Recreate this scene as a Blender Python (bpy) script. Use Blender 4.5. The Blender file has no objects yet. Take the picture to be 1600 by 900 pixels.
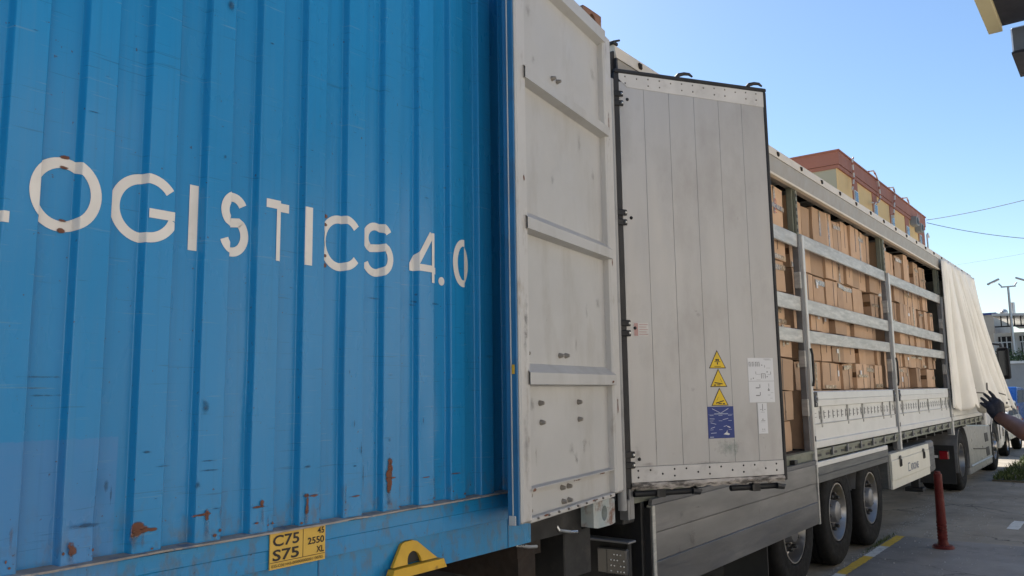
import bpy, bmesh, math, random
from mathutils import Matrix, Vector
random.seed(7)
S = bpy.context.scene
C = S.collection
R = math.radians
PI = math.pi

# ---------------------------------------------------------------- camera, sky, sun, exposure
TH, PITCH, ROLL, CAMZ, FPX = 0.65797, 0.12961, -0.01416, 1.78, 1253.6
F = Vector((math.cos(TH)*math.cos(PITCH), math.sin(TH)*math.cos(PITCH), math.sin(PITCH)))
RT = Vector((math.sin(TH), -math.cos(TH), 0.0)); UP = RT.cross(F)
R2 = RT*math.cos(ROLL) + UP*math.sin(ROLL); U2 = UP*math.cos(ROLL) - RT*math.sin(ROLL)
cd = bpy.data.cameras.new('camera'); cam = bpy.data.objects.new('camera', cd); C.objects.link(cam)
m = Matrix.Identity(4)
for i in range(3):
    m[i][0], m[i][1], m[i][2] = R2[i], U2[i], -F[i]
m.translation = (0, 0, CAMZ)
cam.matrix_world = m
cd.sensor_width = 36; cd.lens = FPX/1600*36; cd.clip_start = .05; cd.clip_end = 3000
S.camera = cam

SUN_EL, SUN_AZ = R(45), R(62)          # azimuth counted from +X (along the trucks) to +Y (behind them)
w = bpy.data.worlds.new('World'); S.world = w; w.use_nodes = True
nt = w.node_tree; nt.nodes.clear()
sk = nt.nodes.new('ShaderNodeTexSky'); sk.sky_type = 'NISHITA'; sk.sun_disc = False
sk.sun_elevation = SUN_EL; sk.sun_rotation = R(90) - SUN_AZ
sk.air_density = 1.0; sk.dust_density = 0.6; sk.ozone_density = 1.5
bg = nt.nodes.new('ShaderNodeBackground'); bg.inputs[1].default_value = 0.085
ow = nt.nodes.new('ShaderNodeOutputWorld')
hs = nt.nodes.new('ShaderNodeHueSaturation'); hs.inputs['Saturation'].default_value = 1.14
nt.links.new(sk.outputs[0], hs.inputs['Color']); nt.links.new(hs.outputs[0], bg.inputs[0]); nt.links.new(bg.outputs[0], ow.inputs[0])
sd = Vector((math.cos(SUN_AZ)*math.cos(SUN_EL), math.sin(SUN_AZ)*math.cos(SUN_EL), math.sin(SUN_EL)))
sl = bpy.data.lights.new('sun', 'SUN'); sl.energy = 5.0; sl.angle = R(.53); sl.color = (1, .95, .87)
so = bpy.data.objects.new('sun', sl); C.objects.link(so)
so.rotation_euler = sd.to_track_quat('Z', 'Y').to_euler(); so.location = (0, 20, 30)
S.view_settings.view_transform = 'Standard'; S.view_settings.look = 'None'
S.view_settings.gamma = 1; S.view_settings.exposure = 1.15
S.render.engine = 'CYCLES'

# ---------------------------------------------------------------- materials
def pm(name, col, rough=.5, metal=0., var=.12, vs=3., col2=None, stretch=(1, 1, 1), bump=0., bs=40., spec=.5,
       dirt=None, ds=2., dlo=.55, dhi=.75, damt=.8, dstretch=(1, 1, 1), rand=False, coat=0., trans=0., rvar=.1, alpha=1.):
    M = bpy.data.materials.new(name); M.use_nodes = True
    t = M.node_tree; N = t.nodes; L = t.links; b = N['Principled BSDF']
    def node(k, **kw):
        n = N.new(k)
        for a, v in kw.items(): setattr(n, a, v)
        return n
    tc = node('ShaderNodeTexCoord'); src = tc.outputs['Object']
    if rand:
        oi = node('ShaderNodeObjectInfo'); vm = node('ShaderNodeVectorMath', operation='MULTIPLY_ADD')
        vm.inputs[1].default_value = (37, 53, 71); L.new(oi.outputs['Random'], vm.inputs[0]); L.new(src, vm.inputs[2]); src = vm.outputs[0]
    def noise(scale, st, detail=5, ro=.55):
        mp = node('ShaderNodeMapping'); mp.inputs['Scale'].default_value = st; L.new(src, mp.inputs[0])
        n = node('ShaderNodeTexNoise'); n.inputs['Scale'].default_value = scale; n.inputs['Detail'].default_value = detail
        n.inputs['Roughness'].default_value = ro; L.new(mp.outputs[0], n.inputs['Vector']); return n.outputs[0]
    def rng(o, a, bb, c, d):
        r = node('ShaderNodeMapRange'); r.inputs[1].default_value = a; r.inputs[2].default_value = bb
        r.inputs[3].default_value = c; r.inputs[4].default_value = d; L.new(o, r.inputs[0]); return r.outputs[0]
    def mix(fac, a, bb):
        x = node('ShaderNodeMix', data_type='RGBA')
        if fac is not None: L.new(fac, x.inputs[0])
        for s, v in ((x.inputs[6], a), (x.inputs[7], bb)):
            if isinstance(v, tuple): s.default_value = (*v[:3], 1)
            else: L.new(v, s)
        return x.outputs[2]
    n1 = noise(vs, stretch)
    lo = tuple(c*(1-var) for c in col); hi = tuple(min(1, c*(1+var)) for c in (col2 or col))
    if col2: lo = col; hi = col2
    out = mix(rng(n1, .3, .7, 0, 1), lo, hi)
    if rand:
        h = node('ShaderNodeHueSaturation'); L.new(out, h.inputs['Color']); L.new(rng(oi.outputs['Random'], 0, 1, .74, 1.2), h.inputs['Value']); out = h.outputs[0]
    if dirt:
        out = mix(rng(noise(ds, dstretch, 8, .65), dlo, dhi, 0, damt), out, dirt)
    L.new(out, b.inputs['Base Color'])
    b.inputs['Metallic'].default_value = metal; b.inputs['Specular IOR Level'].default_value = spec
    if rvar: L.new(rng(noise(vs*2.3, stretch), .3, .7, max(.02, rough-rvar), min(1, rough+rvar)), b.inputs['Roughness'])
    else: b.inputs['Roughness'].default_value = rough
    if coat: b.inputs['Coat Weight'].default_value = coat; b.inputs['Coat Roughness'].default_value = .15
    if trans: b.inputs['Transmission Weight'].default_value = trans
    if bump:
        bn = node('ShaderNodeBump'); bn.inputs['Strength'].default_value = bump; bn.inputs['Distance'].default_value = .01
        L.new(noise(bs, stretch), bn.inputs['Height']); L.new(bn.outputs[0], b.inputs['Normal'])
    M['_t'] = 0
    del M['_t']
    return M

MT = {}
MT['asphalt'] = pm('asphalt', (.25, .22, .175), .85, var=.3, vs=1.2, bump=.5, bs=60, dirt=(.32, .285, .225), ds=1.3, dlo=.48, dhi=.72, damt=.6)
MT['apron'] = pm('apron_concrete', (.215, .20, .18), .7, var=.3, vs=1.1, bump=.35, bs=45, dirt=(.2, .19, .17), ds=6, dlo=.6, dhi=.72, damt=.35)
MT['yard'] = pm('bounce_ground_pale', (.46, .42, .36), .85, var=.15, vs=.8)  # pale ground put in to bounce sunlight onto the trucks
MT['white_line'] = pm('white_paint_worn', (.62, .62, .58), .7, var=.2, vs=9, dirt=(.14, .14, .13), ds=9, dlo=.5, dhi=.68, damt=.8, bump=.3)
MT['yellow_line'] = pm('yellow_paint_worn', (.62, .40, .03), .7, var=.2, vs=9, dirt=(.14, .13, .11), ds=9, dlo=.54, dhi=.7, damt=.75, bump=.3)
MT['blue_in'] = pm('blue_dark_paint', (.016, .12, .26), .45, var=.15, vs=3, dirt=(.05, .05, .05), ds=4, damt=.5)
MT['dust_lip'] = pm('dusty_lip', (.30, .27, .24), .85, var=.3, vs=14, dirt=(.03, .1, .2), ds=16, dlo=.55, dhi=.65, damt=.7)
MT['letter'] = pm('letter_white', (.66, .63, .58), .55, var=.06, vs=8, dirt=(.45, .42, .38), ds=12, dlo=.6, dhi=.8, damt=.5)
MT['plate_yellow'] = pm('plate_yellow', (.60, .38, .06), .5, var=.08, vs=8, dirt=(.25, .17, .05), ds=8, dlo=.55, dhi=.8, damt=.5)
MT['bracket_yellow'] = pm('bracket_yellow', (.58, .34, .02), .5, var=.12, vs=10, dirt=(.13, .06, .02), ds=12, dlo=.56, dhi=.68, damt=.8)
MT['ink'] = pm('black_ink', (.02, .015, .012), .6, var=.05)
MT['casting'] = pm('worn_casting', (.30, .36, .38), .7, var=.2, vs=12, col2=(.42, .44, .42), dirt=(.16, .06, .03), ds=9, dlo=.47, dhi=.6, damt=.9, bump=.4)
MT['casting_rust'] = pm('rusty_casting', (.20, .10, .06), .8, var=.3, vs=14, dirt=(.35, .34, .32), ds=9, dlo=.55, dhi=.65, damt=.7, bump=.4)
MT['door_white'] = pm('door_white_paint', (.41, .405, .39), .5, var=.05, vs=2.5, dirt=(.27, .24, .20), ds=3.2, dlo=.5, dhi=.8, damt=.6, dstretch=(1.5, 1.5, .5), bump=.05, bs=8)
MT['door_frame'] = pm('door_frame_white', (.44, .43, .41), .5, var=.06, vs=3, dirt=(.26, .21, .16), ds=7, dlo=.58, dhi=.74, damt=.7, dstretch=(2, 2, .8), bump=.06, bs=12)
MT['bolt'] = pm('bolt_grey', (.25, .23, .2), .5, metal=.5, var=.2, vs=20)
MT['gasket'] = pm('pale_gasket', (.42, .43, .42), .7, var=.1)
MT['pole_grey'] = pm('pole_grey', (.30, .30, .295), .55, var=.12, vs=5, stretch=(1, 1, .4), dirt=(.14, .13, .12), ds=5, damt=.6)
MT['rubber'] = pm('black_rubber', (.012, .012, .013), .6, var=.2)
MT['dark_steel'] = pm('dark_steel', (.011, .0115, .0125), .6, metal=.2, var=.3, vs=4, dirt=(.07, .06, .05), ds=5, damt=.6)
MT['rust_steel'] = pm('rusted_steel', (.022, .014, .010), .85, var=.4, vs=12, dirt=(.03, .03, .03), ds=7, damt=.8)
MT['alu'] = pm('aluminium_slat', (.38, .38, .36), .5, metal=.35, var=.2, vs=3, stretch=(1, 1, 6), dirt=(.55, .54, .50), ds=5, dlo=.5, dhi=.62, damt=.6, dstretch=(1, 1, 5), bump=.08, bs=30)
MT['alu_dirty'] = pm('aluminium_dull', (.19, .192, .196), .45, metal=.5, var=.2, vs=2.5, stretch=(.5, 1, 3), dirt=(.2, .2, .21), ds=3, dlo=.5, dhi=.8, damt=.6, dstretch=(.4, 1, 3), bump=.08, bs=18)
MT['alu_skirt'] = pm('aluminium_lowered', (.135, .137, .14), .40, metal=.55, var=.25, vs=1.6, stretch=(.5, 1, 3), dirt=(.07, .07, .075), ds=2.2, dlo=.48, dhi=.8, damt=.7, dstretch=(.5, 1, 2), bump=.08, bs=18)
MT['alu_flange'] = pm('aluminium_flange', (.52, .52, .50), .45, metal=.3, var=.1, vs=4, stretch=(1, 1, .3), dirt=(.3, .28, .24), ds=6, dlo=.55, dhi=.75, damt=.6)
MT['alu_bright'] = pm('aluminium_bright', (.62, .62, .6), .3, metal=.8, var=.1, vs=5, dirt=(.3, .3, .3), ds=6, dlo=.55, dhi=.75, damt=.5)
MT['door_panel'] = pm('coated_door_plank', (.395, .388, .380), .42, var=.05, vs=2, stretch=(3, 3, .5), dirt=(.24, .225, .21), ds=2.2, dlo=.5, dhi=.85, damt=.6, dstretch=(1.5, 1.5, .8), bump=.03, bs=20, metal=.3)
MT['door_band'] = pm('door_band', (.52, .50, .47), .5, var=.1, vs=6, dirt=(.25, .22, .19), ds=8, dlo=.55, dhi=.75, damt=.6)
MT['worn_edge'] = pm('worn_bottom_edge', (.42, .38, .34), .7, var=.3, vs=10, dirt=(.05, .045, .04), ds=7, dlo=.5, dhi=.6, damt=.9, dstretch=(1, 1, 3))
MT['board_white'] = pm('sideboard_white', (.60, .60, .575), .45, var=.05, vs=3, dirt=(.40, .39, .35), ds=4, dlo=.55, dhi=.8, damt=.5, dstretch=(.5, 1, 2), metal=.1)
MT['cream_rail'] = pm('cream_rail', (.62, .55, .44), .5, var=.07, vs=4, dirt=(.42, .36, .28), ds=4, dlo=.55, dhi=.8, damt=.5)
MT['grey_rail'] = pm('grey_rail', (.28, .255, .22), .5, var=.06, vs=4, dirt=(.28, .25, .22), ds=3, dlo=.55, dhi=.8, damt=.4)
MT['roof_sheet'] = pm('roof_sheet', (.42, .41, .39), .7, var=.06)
MT['olive_rail'] = pm('olive_rail', (.16, .17, .13), .6, var=.25, vs=6, dirt=(.07, .07, .06), ds=6, damt=.7)
MT['valance'] = pm('valance_grey', (.085, .09, .09), .6, var=.2, vs=4, stretch=(.3, 1, 6), dirt=(.2, .19, .17), ds=4, damt=.4)
MT['toolbox'] = pm('toolbox_cream', (.66, .64, .55), .4, var=.04, vs=3, dirt=(.45, .41, .33), ds=4, dlo=.58, dhi=.8, damt=.5)
MT['logo'] = pm('logo_grey_blue', (.10, .12, .18), .5, var=.05)
MT['tyre'] = pm('tyre_rubber', (.007, .007, .007), .8, var=.3, vs=8, spec=.2, dirt=(.03, .027, .024), ds=5, dlo=.5, dhi=.8, damt=.5, bump=.2, bs=60)
MT['rim'] = pm('rim_polished', (.42, .40, .375), .38, metal=.95, var=.1, vs=9, dirt=(.2, .17, .14), ds=9, dlo=.55, dhi=.75, damt=.5)
MT['nut'] = pm('nut_black', (.02, .02, .02), .45, var=.2)
MT['curtain'] = pm('curtain_tarp', (.80, .76, .67), .55, var=.05, vs=2, dirt=(.44, .38, .28), ds=3, dlo=.55, dhi=.8, damt=.45, dstretch=(1, 1, .4), bump=.06, bs=14)
MT['strap'] = pm('strap_webbing', (.12, .11, .10), .8, var=.2)
MT['fairing'] = pm('fairing_grey', (.24, .25, .25), .35, metal=.2, var=.06, vs=3, dirt=(.2, .19, .17), ds=2, dlo=.5, dhi=.9, damt=.5)
MT['cab_white'] = pm('cab_white', (.62, .62, .60), .3, var=.04, vs=3, coat=.4, dirt=(.35, .33, .28), ds=5, dlo=.6, dhi=.8, damt=.4)
MT['mudguard'] = pm('mudguard_grey', (.14, .14, .14), .6, var=.2, vs=6, dirt=(.25, .23, .2), ds=6, damt=.4)
MT['mirror_black'] = pm('mirror_black', (.008, .008, .009), .8, spec=.15, var=.2)
MT['red_lamp'] = pm('red_lens', (.22, .006, .012), .15, var=.1, coat=.5)
MT['clear_lamp'] = pm('clear_lens', (.04, .04, .04), .12, var=.1, coat=.6)
MT['led'] = pm('led_specks', (.8, .8, .78), .2, var=.05, rvar=0)
MT['glass'] = pm('dark_glass', (.015, .018, .02), .06, var=.1, coat=.5, rvar=0)
MT['carton'] = pm('carton_board', (.47, .31, .195), .8, var=.08, vs=3, rand=True, dirt=(.38, .235, .14), ds=4, dlo=.55, dhi=.8, damt=.5, bump=.08, bs=25)
MT['tape'] = pm('packing_tape', (.40, .30, .19), .25, var=.25, vs=14, rand=True, dirt=(.10, .07, .05), ds=22, dlo=.52, dhi=.6, damt=.8)
MT['tape_dark'] = pm('brown_tape', (.12, .065, .03), .35, var=.3, vs=12, rand=True)
MT['red_print'] = pm('red_print', (.50, .05, .03), .7, var=.1)
MT['sign_yellow'] = pm('sign_yellow', (.68, .45, .01), .45, var=.05, vs=8, dirt=(.4, .28, .05), ds=9, damt=.4)
MT['sign_blue'] = pm('sign_blue', (.008, .03, .18), .4, var=.06, vs=6)
MT['sign_white'] = pm('sign_white', (.62, .62, .62), .5, var=.03)
MT['sign_line'] = pm('sign_pale_line', (.45, .5, .58), .5, var=.1)
MT['sign_grey'] = pm('sign_grey_line', (.16, .16, .16), .5, var=.1)
MT['faded_red'] = pm('faded_red_print', (.40, .24, .22), .6, var=.1)
MT['bollard'] = pm('bollard_red', (.095, .012, .010), .6, spec=.2, var=.15, vs=7, dirt=(.12, .05, .04), ds=9, dlo=.5, dhi=.7, damt=.7, dstretch=(1, 1, .5), bump=.1, bs=30)
MT['brick_band'] = pm('terracotta_render', (.38, .15, .10), .8, var=.06, vs=.6)
MT['yellow_render'] = pm('yellow_render', (.80, .53, .24), .85, var=.06, vs=.5, dirt=(.45, .32, .16), ds=.5, damt=.4, dstretch=(1, 1, .3))
MT['grey_render'] = pm('beige_render', (.42, .38, .27), .85, var=.06, vs=.5)
MT['concrete'] = pm('concrete_wall', (.30, .30, .29), .85, var=.12, vs=.8, dirt=(.18, .18, .17), ds=.7, damt=.5, dstretch=(1, 1, .3))
MT['white_wall'] = pm('white_wall', (.66, .66, .64), .8, var=.06, vs=.6, dirt=(.4, .39, .36), ds=.7, damt=.4, dstretch=(1, 1, .3))
MT['conduit'] = pm('striped_conduit', (.6, .55, .5), .6, var=.1)
MT['wire'] = pm('wire_dark', (.12, .13, .14), .7, var=.05)
MT['lamp_metal'] = pm('lamp_galvanised', (.45, .46, .47), .4, metal=.4, var=.08)
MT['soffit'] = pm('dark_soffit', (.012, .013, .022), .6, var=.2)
MT['beige_beam'] = pm('beige_beam', (.50, .44, .26), .6, var=.08, vs=2)
MT['box_grey'] = pm('grey_sheet', (.16, .19, .24), .4, metal=.5, var=.15, vs=3)
MT['warehouse'] = pm('warehouse_sheet', (.58, .53, .46), .6, var=.05, vs=1)
MT['roller'] = pm('roller_door', (.78, .77, .74), .5, var=.05)
MT['car_white'] = pm('car_white', (.66, .66, .62), .3, var=.03, coat=.5)
MT['car_blue'] = pm('car_blue', (.02, .09, .32), .3, var=.05, coat=.5)
MT['skin'] = pm('brown_skin', (.17, .075, .05), .5, var=.1, vs=12, bump=.1, bs=120)
MT['glove'] = pm('navy_glove', (.010, .012, .022), .75, var=.2, vs=40, bump=.3, bs=250)
MT['shirt'] = pm('dark_red_shirt', (.22, .022, .022), .8, var=.15, vs=9, bump=.15, bs=60)
MT['trousers'] = pm('navy_trousers', (.02, .025, .04), .8, var=.15, vs=9)
MT['hair'] = pm('black_hair', (.01, .009, .008), .6, var=.2)
MT['boot'] = pm('black_boot', (.012, .011, .01), .5, var=.2)
MT['grass'] = pm('grass_blades', (.045, .075, .022), .8, var=.3, vs=2, col2=(.10, .115, .045), spec=.2)
MT['soil'] = pm('soil', (.10, .085, .055), .9, var=.3, vs=3, bump=.5)
MT['kerb'] = pm('kerb_stone', (.32, .32, .30), .85, var=.15, vs=4, bump=.3)
MT['leaf'] = pm('ivy_leaf', (.05, .09, .03), .6, var=.35, vs=4)

def blue_material():
    M = pm('blue_container_paint', (.013, .205, .445), .28, var=.08, vs=1.3, stretch=(1, 1, .35), bump=.06, bs=5,
           dirt=(.024, .198, .395), ds=2.2, dlo=.5, dhi=.8, damt=.6, dstretch=(2, 2, .4), spec=.34)
    t = M.node_tree; N = t.nodes; L = t.links; b = N['Principled BSDF']
    src = b.inputs['Base Color'].links[0].from_socket
    g = N.new('ShaderNodeNewGeometry'); sp = N.new('ShaderNodeSeparateXYZ'); L.new(g.outputs['Position'], sp.inputs[0])
    def lt(s, v, e):
        r = N.new('ShaderNodeMapRange'); r.inputs[1].default_value = v-e; r.inputs[2].default_value = v+e
        r.inputs[3].default_value = 1; r.inputs[4].default_value = 0; L.new(s, r.inputs[0]); return r.outputs[0]
    def layer(src, fac, col):
        x = N.new('ShaderNodeMix'); x.data_type = 'RGBA'; L.new(fac, x.inputs[0]); L.new(src, x.inputs[6]); x.inputs[7].default_value = (*col, 1); return x.outputs[2]
    def noise(st, sc, lo, hi, amt, det=6):
        mp = N.new('ShaderNodeMapping'); mp.inputs['Scale'].default_value = st; L.new(g.outputs['Position'], mp.inputs[0])
        n = N.new('ShaderNodeTexNoise'); n.inputs['Scale'].default_value = sc; n.inputs['Detail'].default_value = det; n.inputs['Roughness'].default_value = .6; L.new(mp.outputs[0], n.inputs['Vector'])
        r = N.new('ShaderNodeMapRange'); r.inputs[1].default_value = lo; r.inputs[2].default_value = hi; r.inputs[4].default_value = amt; L.new(n.outputs[0], r.inputs[0]); return r.outputs[0]
    def mul(a, c):
        q = N.new('ShaderNodeMath'); q.operation = 'MULTIPLY'; L.new(a, q.inputs[0]); L.new(c, q.inputs[1]); return q.outputs[0]
    # older repaint at the lower corner, edge a little ragged
    ed = N.new('ShaderNodeMath'); ed.operation = 'ADD'; L.new(sp.outputs[2], ed.inputs[0]); L.new(noise((3, 3, 3), 14, .3, .7, .008), ed.inputs[1])
    src = layer(src, mul(mul(lt(sp.outputs[0], 1.181, .002), lt(ed.outputs[0], 1.672, .002)), noise((1, 1, 1), 5, .15, .5, .9)), (.050, .200, .430))
    # rain streaks, chalky fading, thin rub marks
    src = layer(src, noise((26, 26, .55), 1.6, .52, .80, .35), (.055, .22, .40))
    src = layer(src, noise((30, 30, .4), 2.3, .56, .80, .35), (.012, .10, .21))
    src = layer(src, noise((2.2, 2.2, 70), 2.0, .655, .70, .55, 3), (.012, .11, .22))
    src = layer(src, noise((1.6, 1.6, 45), 3.1, .665, .70, .45, 3), (.12, .27, .40))
    src = layer(src, mul(noise((9, 9, 5), 3.0, .50, .72, .7), lt(sp.outputs[2], 1.42, .09)), (.10, .105, .10))
    src = layer(src, noise((60, 60, 60), 1.0, .70, .74, .7, 2), (.05, .03, .02))
    L.new(src, b.inputs['Base Color'])
    return M
MT['blue'] = blue_material()

def ground_wear(M, crack=.5, speck=.5):
    """cracks, oily blotches and pale grit on a ground material"""
    t = M.node_tree; N = t.nodes; L = t.links; b = N['Principled BSDF']
    src = b.inputs['Base Color'].links[0].from_socket; g = N.new('ShaderNodeNewGeometry')
    def noise(sc, lo, hi, amt, det=6):
        n = N.new('ShaderNodeTexNoise'); n.inputs['Scale'].default_value = sc; n.inputs['Detail'].default_value = det; n.inputs['Roughness'].default_value = .65; L.new(g.outputs['Position'], n.inputs['Vector'])
        r = N.new('ShaderNodeMapRange'); r.inputs[1].default_value = lo; r.inputs[2].default_value = hi; r.inputs[4].default_value = amt; L.new(n.outputs[0], r.inputs[0]); return r.outputs[0], n
    def layer(src, fac, col):
        x = N.new('ShaderNodeMix'); x.data_type = 'RGBA'; L.new(fac, x.inputs[0]); L.new(src, x.inputs[6]); x.inputs[7].default_value = (*col, 1); return x.outputs[2]
    _, nd = noise(3., 0, 1, 1)
    ad = N.new('ShaderNodeVectorMath'); ad.operation = 'MULTIPLY_ADD'; ad.inputs[1].default_value = (.5, .5, 0); L.new(nd.outputs[1], ad.inputs[0]); L.new(g.outputs['Position'], ad.inputs[2])
    vo = N.new('ShaderNodeTexVoronoi'); vo.feature = 'DISTANCE_TO_EDGE'; vo.inputs['Scale'].default_value = .75; L.new(ad.outputs[0], vo.inputs['Vector'])
    r = N.new('ShaderNodeMapRange'); r.inputs[1].default_value = .004; r.inputs[2].default_value = .014; r.inputs[3].default_value = crack; r.inputs[4].default_value = 0; L.new(vo.outputs[0], r.inputs[0])
    mk, _ = noise(.6, .42, .60, 1.); mu = N.new('ShaderNodeMath'); mu.operation = 'MULTIPLY'; L.new(r.outputs[0], mu.inputs[0]); L.new(mk, mu.inputs[1])
    f1, _ = noise(1.7, .55, .72, .55); src = layer(src, f1, (.05, .048, .045))
    f2, _ = noise(26., .64, .70, speck, 3); src = layer(src, f2, (.36, .34, .30))
    f3, _ = noise(9., .60, .72, .4, 4); src = layer(src, f3, (.26, .25, .23))
    src = layer(src, mu.outputs[0], (.02, .019, .018))
    L.new(src, b.inputs['Base Color'])
ground_wear(MT['asphalt'], .8, .5); ground_wear(MT['apron'], .7, .6)

def decal_material(name, col, opac=1., soft=.25, col2=None, rough=.8):
    """a stain of irregular outline: opaque in the middle of its patch, nothing at the rim"""
    M = bpy.data.materials.new(name); M.use_nodes = True
    t = M.node_tree; N = t.nodes; L = t.links; b = N['Principled BSDF']; out = N['Material Output']
    tc = N.new('ShaderNodeTexCoord'); g = N.new('ShaderNodeNewGeometry')
    n = N.new('ShaderNodeTexNoise'); n.inputs['Scale'].default_value = 38; n.inputs['Detail'].default_value = 6; L.new(g.outputs['Position'], n.inputs['Vector'])
    vs = N.new('ShaderNodeVectorMath'); vs.operation = 'SUBTRACT'; vs.inputs[1].default_value = (.5, 0, .5); L.new(tc.outputs['Generated'], vs.inputs[0])
    ml = N.new('ShaderNodeVectorMath'); ml.operation = 'MULTIPLY'; ml.inputs[1].default_value = (2, 0, 2); L.new(vs.outputs[0], ml.inputs[0])
    ln = N.new('ShaderNodeVectorMath'); ln.operation = 'LENGTH'; L.new(ml.outputs[0], ln.inputs[0])
    a = N.new('ShaderNodeMath'); a.operation = 'MULTIPLY_ADD'; a.inputs[1].default_value = 1.6; L.new(n.outputs[0], a.inputs[0])
    ng = N.new('ShaderNodeMath'); ng.operation = 'MULTIPLY'; ng.inputs[1].default_value = -1; L.new(ln.outputs['Value'], ng.inputs[0]); L.new(ng.outputs[0], a.inputs[2])
    r = N.new('ShaderNodeMapRange'); r.inputs[1].default_value = .08; r.inputs[2].default_value = .08+soft; r.inputs[4].default_value = opac; L.new(a.outputs[0], r.inputs[0])
    mx = N.new('ShaderNodeMixShader'); tr = N.new('ShaderNodeBsdfTransparent')
    L.new(r.outputs[0], mx.inputs[0]); L.new(tr.outputs[0], mx.inputs[1]); L.new(b.outputs[0], mx.inputs[2]); L.new(mx.outputs[0], out.inputs[0])
    x = N.new('ShaderNodeMix'); x.data_type = 'RGBA'; L.new(n.outputs[0], x.inputs[0]); x.inputs[6].default_value = (*col, 1); x.inputs[7].default_value = (*(col2 or col), 1)
    L.new(x.outputs[2], b.inputs['Base Color']); b.inputs['Roughness'].default_value = rough
    return M
MT['rust_stain'] = decal_material('rust_stain', (.07, .028, .016), .92, col2=(.20, .075, .035), soft=.22)
MT['rust_run'] = decal_material('rust_run', (.10, .06, .04), .5, col2=(.16, .10, .06), soft=.9)
MT['dark_scuff'] = decal_material('dark_scuff', (.008, .03, .06), .6, col2=(.02, .06, .11), soft=.6)
MT['grime'] = decal_material('black_grime', (.08, .07, .055), .34, soft=1.1)
MT['green_smear'] = decal_material('green_smear', (.28, .37, .30), .5, soft=1.)

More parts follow.
